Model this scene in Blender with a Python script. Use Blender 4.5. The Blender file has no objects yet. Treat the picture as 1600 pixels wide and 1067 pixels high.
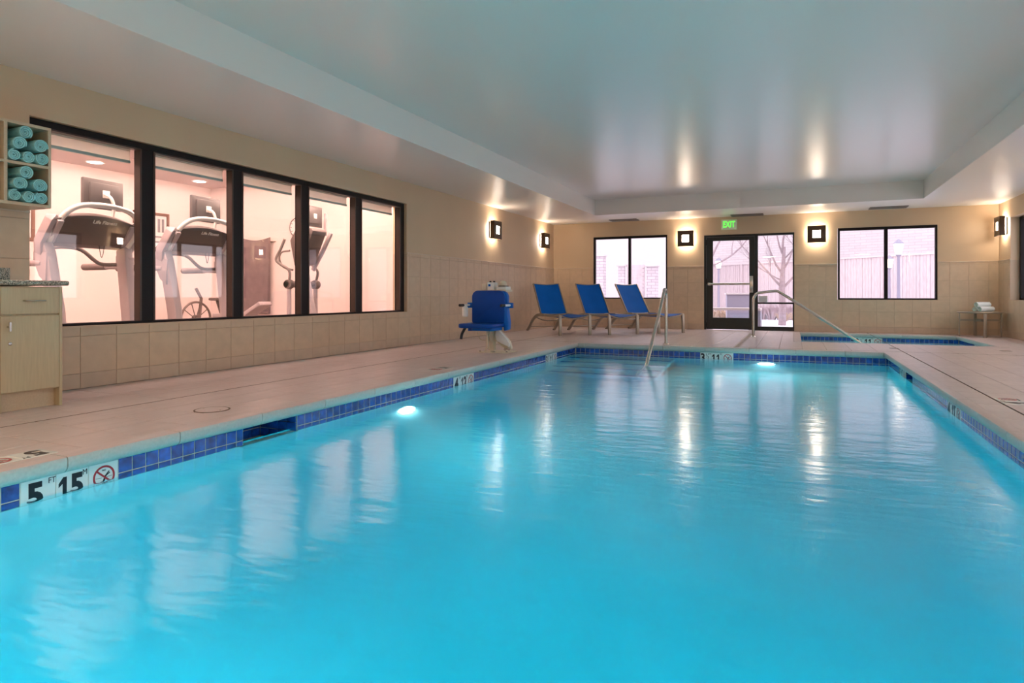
import bpy, bmesh, math, random
from mathutils import Vector, Matrix
R = math.radians
PI = math.pi
random.seed(7)
sc = bpy.context.scene
col = sc.collection

# ------------------------------------------------------------------ camera
CAM_H = 0.7605
cd = bpy.data.cameras.new('camera'); cam = bpy.data.objects.new('camera', cd); col.objects.link(cam)
cd.sensor_width = 36; cd.lens = 22.587; cd.shift_y = -0.04573; cd.clip_start = 0.02; cd.clip_end = 300
TH = R(23.6895)
cam.location = (0, 0, CAM_H); cam.rotation_euler = (R(90), 0, TH)
sc.camera = cam
# ------------------------------------------------------------------ colour management
sc.view_settings.view_transform = 'Standard'; sc.view_settings.look = 'None'
sc.view_settings.gamma = 1; sc.view_settings.use_curve_mapping = False
sc.view_settings.exposure = 1.3
sc.cycles.use_denoising = True
sc.cycles.max_bounces = 10; sc.cycles.diffuse_bounces = 5; sc.cycles.glossy_bounces = 4
sc.cycles.transmission_bounces = 8; sc.cycles.transparent_max_bounces = 12
sc.cycles.sample_clamp_indirect = 6.0
# ------------------------------------------------------------------ world: bright overcast daylight
w = bpy.data.worlds.new('overcast_sky'); sc.world = w; w.use_nodes = True
bg = w.node_tree.nodes['Background']
bg.inputs['Color'].default_value = (0.96, 0.90, 1.0, 1); bg.inputs['Strength'].default_value = 1.40
# ------------------------------------------------------------------ light settings used below
GYM_W = 17; POOL_E = 112; SCONCE_E = 19; NEAR_FILL_W = 24

XL_ = -5.288
def area(name, loc, rot, sx, sy, power, color):
    l = bpy.data.lights.new(name, 'AREA'); l.shape = 'RECTANGLE'; l.size = sx; l.size_y = sy
    l.energy = power; l.color = color
    o = bpy.data.objects.new(name, l); o.location = loc; o.rotation_euler = rot; col.objects.link(o)
    return o
# wide area lights without fixtures spread the rosy light of the gym ceiling
for i, (x, y) in enumerate(((-6.8, 3.4), (-6.8, 6.95), (-8.85, 3.4), (-8.85, 6.95))):
    area('gym_light', (x, y, 2.70), (0, 0, 0), 1.95, 3.3, GYM_W, (1.0, 0.68, 0.58))
# unseen fill added above the gym window to brighten the gym's back wall
area('gym_wall_fill', (XL_ - .34, 5.2, 2.50), (0, R(-62), 0), 0.25, 6.0, 120, (1.0, 0.70, 0.60))
# warm fill lights added over the near end, unseen behind the camera
for i, (x, y) in enumerate(((-4.6, -0.9), (-1.0, -1.2), (2.6, -0.9))):
    area('near_end_fill', (x, y, 2.42), (0, 0, 0), 0.5, 0.5, NEAR_FILL_W, (1.0, 0.80, 0.62))

# ================================================================== materials
MATS = {}
def nt(name):
    m = bpy.data.materials.new(name); m.use_nodes = True
    t = m.node_tree; b = t.nodes['Principled BSDF']
    MATS[name] = m
    return m, t, b
def mat(name, c, rough=0.6, metal=0.0, spec=None, noise=None, bump=None, rnd=0.0, coat=0.0, stretch=None, emit=None, c2=None):
    """noise=(scale, amount) mottling; bump=(scale, strength); rnd = per-object shade variation"""
    m, t, b = nt(name)
    N, L = t.nodes.new, t.links.new
    b.inputs['Roughness'].default_value = rough; b.inputs['Metallic'].default_value = metal
    if spec is not None: b.inputs['Specular IOR Level'].default_value = spec
    if coat: b.inputs['Coat Weight'].default_value = coat; b.inputs['Coat Roughness'].default_value = 0.08
    src = None
    tc = N('ShaderNodeTexCoord'); mp = N('ShaderNodeMapping'); L(tc.outputs['Object'], mp.inputs['Vector'])
    if rnd:
        oi = N('ShaderNodeObjectInfo'); va = N('ShaderNodeVectorMath'); va.operation = 'SCALE'
        cx = N('ShaderNodeCombineXYZ'); L(oi.outputs['Random'], cx.inputs[0]); L(oi.outputs['Random'], cx.inputs[1])
        va.inputs['Scale'].default_value = 37.0; L(cx.outputs[0], va.inputs[0])
        ad = N('ShaderNodeVectorMath'); L(tc.outputs['Object'], ad.inputs[0]); L(va.outputs[0], ad.inputs[1]); L(ad.outputs[0], mp.inputs['Vector'])
    if stretch: mp.inputs['Scale'].default_value = stretch
    if noise:
        n = N('ShaderNodeTexNoise'); n.inputs['Scale'].default_value = noise[0]; n.inputs['Detail'].default_value = 6
        L(mp.outputs[0], n.inputs['Vector'])
        r = N('ShaderNodeValToRGB'); a = noise[1]
        lo = [max(0, x * (1 - a)) for x in c]; hi = [min(1, x * (1 + a)) for x in (c2 or c)]
        r.color_ramp.elements[0].position = 0.32; r.color_ramp.elements[1].position = 0.68
        r.color_ramp.elements[0].color = (*lo, 1); r.color_ramp.elements[1].color = (*hi, 1)
        L(n.outputs['Fac'], r.inputs['Fac']); src = r.outputs['Color']
    if rnd:
        hs = N('ShaderNodeHueSaturation'); mr = N('ShaderNodeMapRange')
        mr.inputs['To Min'].default_value = 1 - rnd; mr.inputs['To Max'].default_value = 1 + rnd
        L(oi.outputs['Random'], mr.inputs['Value']); L(mr.outputs[0], hs.inputs['Value'])
        if src: L(src, hs.inputs['Color'])
        else: hs.inputs['Color'].default_value = (*c, 1)
        src = hs.outputs['Color']
    if src: L(src, b.inputs['Base Color'])
    else: b.inputs['Base Color'].default_value = (*c, 1)
    if bump:
        n2 = N('ShaderNodeTexNoise'); n2.inputs['Scale'].default_value = bump[0]; n2.inputs['Detail'].default_value = 4
        L(mp.outputs[0], n2.inputs['Vector'])
        bp = N('ShaderNodeBump'); bp.inputs['Strength'].default_value = bump[1]; bp.inputs['Distance'].default_value = 0.01
        L(n2.outputs['Fac'], bp.inputs['Height']); L(bp.outputs[0], b.inputs['Normal'])
    if emit:
        b.inputs['Emission Color'].default_value = (*emit[0], 1); b.inputs['Emission Strength'].default_value = emit[1]
    return m
PAINT = mat('tan_paint', (0.62, 0.46, 0.295), 0.55, noise=(1.3, 0.03), bump=(60, 0.08))
CEIL = mat('semi_gloss_ceiling_paint', (0.82, 0.78, 0.72), 0.30, spec=0.55, bump=(9, 0.05))
SOFF = mat('soffit_paint', (0.82, 0.78, 0.73), 0.34, spec=0.6, bump=(9, 0.05))
GROUT = mat('tan_grout', (0.50, 0.39, 0.28), 0.9)
WTILE = mat('beige_wall_tile', (0.62, 0.465, 0.315), 0.42, noise=(9, 0.05), rnd=0.022, bump=(25, 0.05))
BTILE = mat('beige_base_tile', (0.57, 0.43, 0.31), 0.42, noise=(9, 0.05), rnd=0.022, bump=(25, 0.05))
DTILE = mat('rosy_deck_tile', (0.58, 0.48, 0.46), 0.36, noise=(3.2, 0.06), rnd=0.035, bump=(22, 0.10), stretch=(6, 1, 1))
DGROUT = mat('deck_grout', (0.40, 0.32, 0.28), 0.85)
CAULK = mat('dark_caulk', (0.16, 0.11, 0.08), 0.8)
COPE = mat('coping_stone', (0.52, 0.50, 0.45), 0.45, noise=(70, 0.07), rnd=0.02, bump=(90, 0.06))
PLASTER = mat('pool_plaster', (0.84, 0.87, 0.86), 0.7, noise=(2, 0.04))
PGROUT = mat('pool_tile_grout', (0.55, 0.56, 0.48), 0.8)
BLUE = mat('cobalt_glazed_tile', (0.006, 0.045, 0.27), 0.14, noise=(20, 0.35), rnd=0.25, coat=0.4, c2=(0.01, 0.075, 0.36))
STEPB = mat('step_edge_tile', (0.01, 0.04, 0.22), 0.2)
SIGNW = mat('white_marker_tile', (0.78, 0.79, 0.76), 0.25)
INK = mat('black_print', (0.004, 0.006, 0.012), 0.4)
GREY_INK = mat('grey_print', (0.25, 0.25, 0.27), 0.5)
RED = mat('red_print', (0.42, 0.02, 0.03), 0.4)
BRONZE = mat('dark_bronze_frame', (0.008, 0.006, 0.006), 0.4, metal=0.0, spec=0.2)
BRONZE2 = mat('gym_lit_bronze', (0.05, 0.025, 0.015), 0.35)  # brown of the gym light on the inner bronze, put into the colour
DOORM = mat('black_green_door_frame', (0.006, 0.010, 0.010), 0.38)
STEEL = mat('satin_stainless', (0.62, 0.60, 0.55), 0.24, metal=1.0)
ALU = mat('champagne_aluminium', (0.40, 0.35, 0.28), 0.38, metal=0.7)
SLING = mat('royal_blue_sling', (0.001, 0.115, 0.50), 0.6, noise=(4, 0.06), spec=0.12)
BPLAS = mat('blue_moulded_plastic', (0.001, 0.055, 0.30), 0.4, noise=(3, 0.05), spec=0.2)
BPLAS2 = mat('bright_blue_plastic', (0.003, 0.12, 0.46), 0.4, spec=0.2)
WPLAS = mat('white_plastic', (0.80, 0.79, 0.74), 0.35)
CREAM = mat('cream_powder_coat', (0.66, 0.60, 0.46), 0.4)
BLACK = mat('black_rubber', (0.012, 0.012, 0.013), 0.5)
LAM = mat('maple_laminate', (0.52, 0.42, 0.26), 0.42, noise=(6, 0.06), stretch=(14, 14, 1))
LAMD = mat('maple_laminate_edge', (0.58, 0.47, 0.32), 0.42, noise=(6, 0.05), stretch=(1, 14, 14))
TOWELT = mat('aqua_terry', (0.34, 0.76, 0.78), 0.95, noise=(60, 0.08), bump=(300, 0.6), rnd=0.05)
TOWELW = mat('white_terry', (0.82, 0.88, 0.86), 0.95, bump=(300, 0.6))
TOWELG = mat('pale_green_terry', (0.50, 0.72, 0.62), 0.95, bump=(300, 0.6))
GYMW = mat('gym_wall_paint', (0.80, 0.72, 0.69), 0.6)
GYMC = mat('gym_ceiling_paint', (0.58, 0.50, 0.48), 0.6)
GYMF = mat('gym_floor_carpet', (0.30, 0.24, 0.22), 0.9, noise=(40, 0.2))
TMG = mat('treadmill_silver', (0.46, 0.41, 0.42), 0.4, metal=0.1)
TMD = mat('treadmill_charcoal', (0.13, 0.10, 0.09), 0.35)  # charcoal lightened to carry the haze of glass reflections
TMK = mat('treadmill_grey_grip', (0.22, 0.19, 0.18), 0.6)
TVM = mat('monitor_shell', (0.11, 0.105, 0.10), 0.4)  # shell lightened for the reflection haze as well
MATF = mat('grey_exercise_mat', (0.20, 0.155, 0.16), 0.9, noise=(8, 0.12), bump=(90, 0.4))
PAPER = mat('white_paper', (0.82, 0.80, 0.78), 0.7)
WOODF = mat('brown_picture_frame', (0.20, 0.11, 0.08), 0.5)
SHADE = mat('roller_shade_fabric', (0.88, 0.86, 0.80), 0.8)
def translucent(name, c, k):
    m, t, b = nt(name); N, L = t.nodes.new, t.links.new
    b.inputs['Base Color'].default_value = (*c, 1); b.inputs['Roughness'].default_value = .9
    tr = N('ShaderNodeBsdfTranslucent'); tr.inputs['Color'].default_value = (*c, 1); mx = N('ShaderNodeMixShader'); mx.inputs[0].default_value = k
    L(b.outputs[0], mx.inputs[1]); L(tr.outputs[0], mx.inputs[2]); L(mx.outputs[0], t.nodes['Material Output'].inputs['Surface']); return m
SHADE = translucent('sheer_shade_fabric', (0.86, 0.84, 0.78), 0.55)
SHADEB = mat('roller_shade_bar', (0.42, 0.56, 0.52), 0.5)
VENT = mat('grey_vent', (0.22, 0.20, 0.18), 0.5)
LENS = mat('downlight_lens', (1, 1, 1), 0.5, emit=((1, 0.93, 0.88), 3.0))
DIFF = mat('sconce_diffuser', (1, 1, 1), 0.5, emit=((1, 0.82, 0.65), SCONCE_E))
SBRONZE = mat('sconce_bronze', (0.06, 0.032, 0.016), 0.35, metal=0.3)
PLENS = mat('pool_light_lens', (1, 1, 1), 0.3, emit=((0.75, 0.98, 1.0), POOL_E))
EXITG = mat('exit_green_letters', (0.05, 0.5, 0.05), 0.4, emit=((0.16, 1.0, 0.10), 0.45))
EXITW = mat('exit_housing', (0.62, 0.60, 0.50), 0.5, emit=((0.45, 0.8, 0.3), 0.05))
SNOW = mat('trodden_snow', (0.66, 0.63, 0.69), 0.9, noise=(3, 0.12), bump=(8, 0.5))
FENCE = mat('hazy_fence_wood', (0.50, 0.42, 0.44), 0.85, noise=(5, 0.10), stretch=(4, 4, 0.6))  # outdoor haze and overexposure put into the pale wood colour
BARK = mat('bare_bark', (0.30, 0.23, 0.25), 0.9, noise=(12, 0.15))
GRASS = mat('dry_ornamental_grass', (0.44, 0.32, 0.24), 0.9)
TWIG = mat('bare_hedge_twigs', (0.42, 0.33, 0.36), 0.9)
STUCCO = mat('pale_stucco', (0.54, 0.48, 0.49), 0.9)
OUTGREY = mat('outdoor_grey_metal', (0.24, 0.22, 0.29), 0.6)
LAMPG = mat('street_lantern_glass', (1, 1, 1), 0.4, emit=((1, 0.80, 0.55), 4.0))

def granite():
    m, t, b = nt('speckled_granite'); N, L = t.nodes.new, t.links.new
    tc = N('ShaderNodeTexCoord'); v = N('ShaderNodeTexVoronoi'); v.inputs['Scale'].default_value = 220
    r = N('ShaderNodeValToRGB'); e = r.color_ramp.elements
    e[0].position = 0.0; e[0].color = (0.03, 0.035, 0.03, 1); e[1].position = 1.0; e[1].color = (0.62, 0.56, 0.46, 1)
    k = e.new(0.35); k.color = (0.22, 0.24, 0.20, 1); k = e.new(0.6); k.color = (0.40, 0.40, 0.32, 1)
    L(tc.outputs['Object'], v.inputs['Vector'])
    s = N('ShaderNodeSeparateColor'); L(v.outputs['Color'], s.inputs[0]); L(s.outputs[0], r.inputs['Fac'])
    L(r.outputs[0], b.inputs['Base Color']); b.inputs['Roughness'].default_value = 0.25
    return m
GRAN = granite()
def brickm(name, c1, c2, mort, sx, sy):
    m, t, b = nt(name); N, L = t.nodes.new, t.links.new
    tc = N('ShaderNodeTexCoord'); mp = N('ShaderNodeMapping'); mp.inputs['Rotation'].default_value = (R(90), 0, 0)
    k = N('ShaderNodeTexBrick'); k.inputs['Color1'].default_value = (*c1, 1); k.inputs['Color2'].default_value = (*c2, 1)
    k.inputs['Mortar'].default_value = (*mort, 1); k.inputs['Scale'].default_value = 1
    k.inputs['Brick Width'].default_value = sx; k.inputs['Row Height'].default_value = sy; k.inputs['Mortar Size'].default_value = sy * 0.09
    L(tc.outputs['Object'], mp.inputs[0]); L(mp.outputs[0], k.inputs['Vector']); L(k.outputs['Color'], b.inputs['Base Color'])
    b.inputs['Roughness'].default_value = 0.9
    return m
STONE = brickm('stacked_stone', (0.46, 0.40, 0.43), (0.54, 0.48, 0.51), (0.32, 0.27, 0.30), 0.30, 0.11)
BRICKW = brickm('pale_brick_wall', (0.52, 0.46, 0.48), (0.56, 0.51, 0.52), (0.45, 0.39, 0.41), 0.6, 0.15)

def glassm():
    m = bpy.data.materials.new('clear_window_glass'); m.use_nodes = True; t = m.node_tree; t.nodes.clear()
    N, L = t.nodes.new, t.links.new
    o = N('ShaderNodeOutputMaterial'); mx = N('ShaderNodeMixShader'); tr = N('ShaderNodeBsdfTransparent'); g = N('ShaderNodeBsdfGlossy')
    tr.inputs['Color'].default_value = (0.97, 0.965, 0.96, 1); g.inputs['Roughness'].default_value = 0.0
    fr = N('ShaderNodeFresnel'); fr.inputs['IOR'].default_value = 1.5
    ge = N('ShaderNodeNewGeometry'); ma = N('ShaderNodeMapRange'); ma.inputs['To Min'].default_value = 1.5; ma.inputs['To Max'].default_value = 1 / 1.5
    L(ge.outputs['Backfacing'], ma.inputs['Value']); L(ma.outputs[0], fr.inputs['IOR'])
    L(fr.outputs[0], mx.inputs[0]); L(tr.outputs[0], mx.inputs[1]); L(g.outputs[0], mx.inputs[2]); L(mx.outputs[0], o.inputs[0])
    return m
GLASS = glassm()

def waterm(name, absorb, dens):
    m = bpy.data.materials.new(name); m.use_nodes = True; t = m.node_tree; t.nodes.clear()
    N, L = t.nodes.new, t.links.new
    o = N('ShaderNodeOutputMaterial'); g = N('ShaderNodeBsdfGlass')
    g.inputs['Roughness'].default_value = 0.15; g.inputs['IOR'].default_value = 1.33
    g.inputs['Color'].default_value = (1, 1, 1, 1)
    tc = N('ShaderNodeTexCoord'); mp = N('ShaderNodeMapping'); mp.inputs['Rotation'].default_value = (0, 0, R(-20)); mp.inputs['Scale'].default_value = (1.0, 2.4, 1)
    n1 = N('ShaderNodeTexNoise'); n1.inputs['Scale'].default_value = 1.5; n1.inputs['Detail'].default_value = 3
    n2 = N('ShaderNodeTexNoise'); n2.inputs['Scale'].default_value = 6.0; n2.inputs['Detail'].default_value = 2
    L(tc.outputs['Object'], mp.inputs[0]); L(mp.outputs[0], n1.inputs['Vector']); L(mp.outputs[0], n2.inputs['Vector'])
    ad = N('ShaderNodeMath'); ad.operation = 'MULTIPLY_ADD'; ad.inputs[1].default_value = 0.18
    L(n2.outputs['Fac'], ad.inputs[0]); L(n1.outputs['Fac'], ad.inputs[2])
    bp = N('ShaderNodeBump'); bp.inputs['Strength'].default_value = 1.0; bp.inputs['Distance'].default_value = 0.006
    L(ad.outputs[0], bp.inputs['Height']); L(bp.outputs[0], g.inputs['Normal'])
    L(g.outputs[0], o.inputs['Surface'])
    a = N('ShaderNodeVolumeAbsorption'); a.inputs['Color'].default_value = (*absorb, 1); a.inputs['Density'].default_value = dens
    L(a.outputs[0], o.inputs['Volume'])
    MATS[name] = m
    return m
WATER = waterm('pool_water', (0.08, 0.905, 0.962), 1.12)

# ================================================================== mesh helpers
class MB:
    def __init__(s): s.v = []; s.f = []; s.m = []
    def add(s, vs, fs, mi=0):
        n = len(s.v); s.v += [tuple(p) for p in vs]; s.f += [tuple(i + n for i in f) for f in fs]; s.m += [mi] * len(fs); return s
    def box(s, a, b, mi=0, M=None):
        x0, x1 = sorted((a[0], b[0])); y0, y1 = sorted((a[1], b[1])); z0, z1 = sorted((a[2], b[2]))
        vs = [(x0, y0, z0), (x1, y0, z0), (x1, y1, z0), (x0, y1, z0), (x0, y0, z1), (x1, y0, z1), (x1, y1, z1), (x0, y1, z1)]
        if M: vs = [M @ Vector(p) for p in vs]
        return s.add(vs, [(0, 3, 2, 1), (4, 5, 6, 7), (0, 1, 5, 4), (1, 2, 6, 5), (2, 3, 7, 6), (3, 0, 4, 7)], mi)
    def tube(s, pts, r, n=8, mi=0, cap=True, prof=None, flat=None):
        """sweep a round (or prof=(a,b) rectangular) section along pts"""
        P = [Vector(p) for p in pts]; k = len(P); rr = r if isinstance(r, (list, tuple)) else [r] * k
        T = []
        for i in range(k):
            d = (P[min(i + 1, k - 1)] - P[max(i - 1, 0)]); T.append(d.normalized())
        up = Vector((0, 0, 1)) if abs(T[0].z) < 0.9 else Vector((1, 0, 0))
        if flat: up = Vector(flat)
        u = (up - T[0] * up.dot(T[0])).normalized(); vs = []; fs = []
        for i in range(k):
            u = (u - T[i] * u.dot(T[i]));
            u = u.normalized() if u.length > 1e-6 else Vector((1, 0, 0)); w_ = T[i].cross(u)
            if prof:
                a, b = prof; ring = [(a, b), (-a, b), (-a, -b), (a, -b)]
                vs += [P[i] + u * p + w_ * q for p, q in ring]
            else:
                vs += [P[i] + (u * math.cos(2 * PI * j / n) + w_ * math.sin(2 * PI * j / n)) * rr[i] for j in range(n)]
        q = 4 if prof else n
        for i in range(k - 1):
            for j in range(q):
                a = i * q + j; b = i * q + (j + 1) % q; fs.append((a, b, b + q, a + q))
        if cap: fs.append(tuple(reversed(range(q)))); fs.append(tuple(range((k - 1) * q, k * q)))
        return s.add(vs, fs, mi)
    def lathe(s, prof, n=20, c=(0, 0, 0), axis='z', mi=0):
        vs = []; fs = []; k = len(prof)
        for (r, z) in prof:
            for j in range(n):
                a = 2 * PI * j / n; p = (r * math.cos(a), r * math.sin(a), z)
                if axis == 'x': p = (p[2], p[0], p[1])
                if axis == 'y': p = (p[1], p[2], p[0])
                vs.append((p[0] + c[0], p[1] + c[1], p[2] + c[2]))
        for i in range(k - 1):
            for j in range(n):
                a = i * n + j; b = i * n + (j + 1) % n; fs.append((a, b, b + n, a + n))
        fs.append(tuple(reversed(range(n)))); fs.append(tuple(range((k - 1) * n, k * n)))
        return s.add(vs, fs, mi)
    def prism(s, poly, d0, d1, plane='xz', mi=0):
        """extrude a 2-D polygon; plane xz -> along y, yz -> along x, xy -> along z"""
        n = len(poly)
        def P(p, d): return (p[0], d, p[1]) if plane == 'xz' else ((d, p[0], p[1]) if plane == 'yz' else (p[0], p[1], d))
        vs = [P(p, d0) for p in poly] + [P(p, d1) for p in poly]
        fs = [tuple(range(n)), tuple(reversed(range(n, 2 * n)))] + [(i, i + n, (i + 1) % n + n, (i + 1) % n) for i in range(n)]
        return s.add(vs, fs, mi)
    def mesh(s, name, mats, bevel=0.0, smooth=True, seg=2):
        me = bpy.data.meshes.new(name); me.from_pydata(s.v, [], s.f)
        for i, p in enumerate(me.polygons): p.material_index = s.m[i]
        bm = bmesh.new(); bm.from_mesh(me)
        bmesh.ops.recalc_face_normals(bm, faces=bm.faces)
        if bevel:
            ed = [e for e in bm.edges if len(e.link_faces) == 2 and e.calc_face_angle(0) > 0.6]
            bmesh.ops.bevel(bm, geom=ed, offset=bevel, segments=seg, affect='EDGES', profile=0.5, clamp_overlap=True)
        if smooth:
            for f in bm.faces: f.smooth = True
            for e in bm.edges:
                e.smooth = not (len(e.link_faces) == 2 and e.calc_face_angle(0) > 0.6)
        bm.to_mesh(me); bm.free()
        for m in (mats if isinstance(mats, (list, tuple)) else [mats]): me.materials.append(m)
        return me
    def build(s, name, mats, parent=None, **k):
        return link(name, s.mesh(name, mats, **k), parent)

def link(name, me, parent=None, loc=None):
    o = bpy.data.objects.new(name, me); col.objects.link(o)
    if parent: o.parent = parent
    if loc: o.location = loc
    return o
def tag(o, label=None, cat=None, group=None, kind=None):
    if label: o['label'] = label
    if cat: o['category'] = cat
    if group: o['group'] = group
    if kind: o['kind'] = kind
    return o
def empty(name, loc=(0, 0, 0), rz=0.0):
    o = bpy.data.objects.new(name, None); col.objects.link(o); o.location = loc; o.rotation_euler = (0, 0, rz); o.empty_display_size = 0.1
    return o
KIDS = {}
def copy_tree(o, parent=None):
    c = o.copy(); col.objects.link(c)
    if parent: c.parent = parent
    for ch in [x for x in bpy.data.objects if x.parent is o]:
        copy_tree(ch, c)
    return c
def smoothpath(pts, n=6):
    P = [Vector(p) for p in pts]; P = [P[0] * 2 - P[1]] + P + [P[-1] * 2 - P[-2]]; out = []
    for i in range(1, len(P) - 2):
        for j in range(n):
            t = j / n; a, b, c, d = P[i - 1], P[i], P[i + 1], P[i + 2]
            out.append(0.5 * ((2 * b) + (c - a) * t + (2 * a - 5 * b + 4 * c - d) * t * t + (3 * b - a - 3 * c + d) * t ** 3))
    out.append(P[-2]); return out

def text(name, s, size, M, m, parent=None, ext=0.0006, bold=0.0, sx=1.0, align='CENTER'):
    cu = bpy.data.curves.new(name, 'FONT'); cu.body = s; cu.size = size; cu.extrude = ext; cu.offset = bold
    cu.align_x = align; cu.align_y = 'CENTER'; cu.resolution_u = 4
    to = bpy.data.objects.new('tmp_text', cu); col.objects.link(to)
    dg = bpy.context.evaluated_depsgraph_get(); me = bpy.data.meshes.new_from_object(to.evaluated_get(dg))
    bpy.data.objects.remove(to); bpy.data.curves.remove(cu)
    me.transform(M @ Matrix.Diagonal((sx, 1, 1, 1))); me.materials.clear(); me.materials.append(m); me.name = name
    return link(name, me, parent)
def frame_m(origin, xd, yd):
    xd = Vector(xd); yd = Vector(yd); zd = xd.cross(yd)
    M = Matrix.Identity(4)
    for i in range(3): M[i][0] = xd[i]; M[i][1] = yd[i]; M[i][2] = zd[i]; M[i][3] = origin[i]
    return M

def screen_size(x, y, z):
    dx, dy = x, y
    d = -dx * math.sin(TH) + dy * math.cos(TH); r = dx * math.cos(TH) + dy * math.sin(TH)
    if d < 0.3: return -1, 0, 0
    return d, 800 + 1004 * r / d, 460 - 1004 * (z - CAM_H) / d

# ================================================================== dimensions
XL, XR, YF, YB = -5.288, 3.481, 14.551, -1.9
ZS, ZC = 2.44, 2.764                      # soffit and tray ceiling
PL, PRR, PF, PN, WZ = -3.170, 1.142, 9.723, 0.30, -0.173
TL, TR, TF, TN = -3.869, 2.082, 13.177, -0.7
TU0, TU1, TV0, TV1, TWZ = 0.07, 2.775, 11.42, 14.10, -0.150   # hot tub
CAPZ = 1.39
GX, GY0, GY1, GZ = -10.0, 1.6, 8.75, 2.74

# ================================================================== walls
def cuts(lo, hi, vals): return sorted(set([lo, hi] + [v for v in vals if lo < v < hi]))
def wall(name, axis, plane, back, u0, u1, z0, z1, openings, mats=(PAINT, GROUT), zsplit=CAPZ - 0.02):
    mb = MB()
    us = cuts(u0, u1, [v for o in openings for v in o[:2]]); zs = cuts(z0, z1, [v for o in openings for v in o[2:]] + [zsplit])
    for a, b in zip(us, us[1:]):
        for c, d in zip(zs, zs[1:]):
            if any(o[0] < (a + b) / 2 < o[1] and o[2] < (c + d) / 2 < o[3] for o in openings): continue
            mi = 1 if (c + d) / 2 < zsplit and len(mats) > 1 else 0
            if axis == 'x': mb.box((plane, a, c), (back, b, d), mi)
            else: mb.box((a, plane, c), (b, back, d), mi)
    o = mb.build(name, list(mats), smooth=False); tag(o, kind='structure'); return o

TILE_CACHE = {}
def tile_mesh(w_, h_, t, m, ch=0.003):
    """a tile lying in local xy, facing +z, centred, with chamfered rim"""
    k = (round(w_, 3), round(h_, 3), t, m.name)
    if k in TILE_CACHE: return TILE_CACHE[k]
    a, b = w_ / 2, h_ / 2; c = min(ch, a / 3, b / 3)
    vs = [(-a, -b, 0), (a, -b, 0), (a, b, 0), (-a, b, 0), (-a, -b, t - c * .6), (a, -b, t - c * .6), (a, b, t - c * .6), (-a, b, t - c * .6),
          (-a + c, -b + c, t), (a - c, -b + c, t), (a - c, b - c, t), (-a + c, b - c, t)]
    fs = [(8, 9, 10, 11)] + [(i, (i + 1) % 4, (i + 1) % 4 + 4, i + 4) for i in range(4)] + [(i + 4, (i + 1) % 4 + 4, (i + 1) % 4 + 8, i + 8) for i in range(4)]
    me = bpy.data.meshes.new('tile'); me.from_pydata(vs, [], fs); me.materials.append(m); TILE_CACHE[k] = me
    return me
FACES = {'+x': Matrix(((0, 0, 1), (1, 0, 0), (0, 1, 0))), '-x': Matrix(((0, 0, -1), (-1, 0, 0), (0, 1, 0))),
         '-y': Matrix(((1, 0, 0), (0, 0, -1), (0, 1, 0))), '+y': Matrix(((-1, 0, 0), (0, 0, 1), (0, 1, 0))), '+z': Matrix.Identity(3)}
class Field:
    """tiles of one wall; individual objects up to a limit, the rest joined"""
    def __init__(s, parent, face, plane, t, name='tile', gap=0.003):
        s.parent = parent; s.face = face; s.plane = plane; s.t = t; s.items = []; s.name = name; s.gap = gap
    def add(s, u0, u1, v0, v1, m):
        if u1 - u0 < 0.012 or v1 - v0 < 0.012: return
        s.items.append((u0, u1, v0, v1, m))
    def pos(s, u, v):
        p = s.plane
        return {'x': (p, u, v), 'y': (u, p, v), 'z': (u, v, p)}[s.face[1]]
    def emit(s, limit=290, score=None):
        its = s.items
        sc_ = []
        for it in its:
            u0, u1, v0, v1, m = it
            p = s.pos((u0 + u1) / 2, (v0 + v1) / 2); d, x, y = screen_size(*p)
            k = 1.0 / d if d > 0 and -80 < x < 1680 and -60 < y < 1130 else -1
            sc_.append(k)
        order = sorted(range(len(its)), key=lambda i: -sc_[i])
        rest = {}
        Rm = FACES[s.face].to_4x4()
        for n, i in enumerate(order):
            u0, u1, v0, v1, m = its[i]; g = s.gap / 2
            w_, h_ = u1 - u0 - 2 * g, v1 - v0 - 2 * g
            base = s.pos((u0 + u1) / 2, (v0 + v1) / 2)
            nd = Rm.to_3x3() @ Vector((0, 0, 1)); loc = Vector(base) - nd * s.t
            me = tile_mesh(w_, h_, s.t, m)
            M = Matrix.Translation(loc) @ Rm
            if n < limit and sc_[i] > 0:
                o = bpy.data.objects.new(s.name, me); col.objects.link(o); o.parent = s.parent; o.matrix_local = M
            else:
                rest.setdefault(m.name, (m, MB()))[1].add([M @ v.co for v in me.vertices], [tuple(p.vertices) for p in me.polygons])
        if rest:
            mb = MB(); ms = []
            for k, (m, b) in rest.items():
                ms.append(m); mb.add(b.v, b.f, len(ms) - 1)
            o = mb.build(s.name + '_field', ms, s.parent, smooth=False); o['kind'] = 'stuff'

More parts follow.
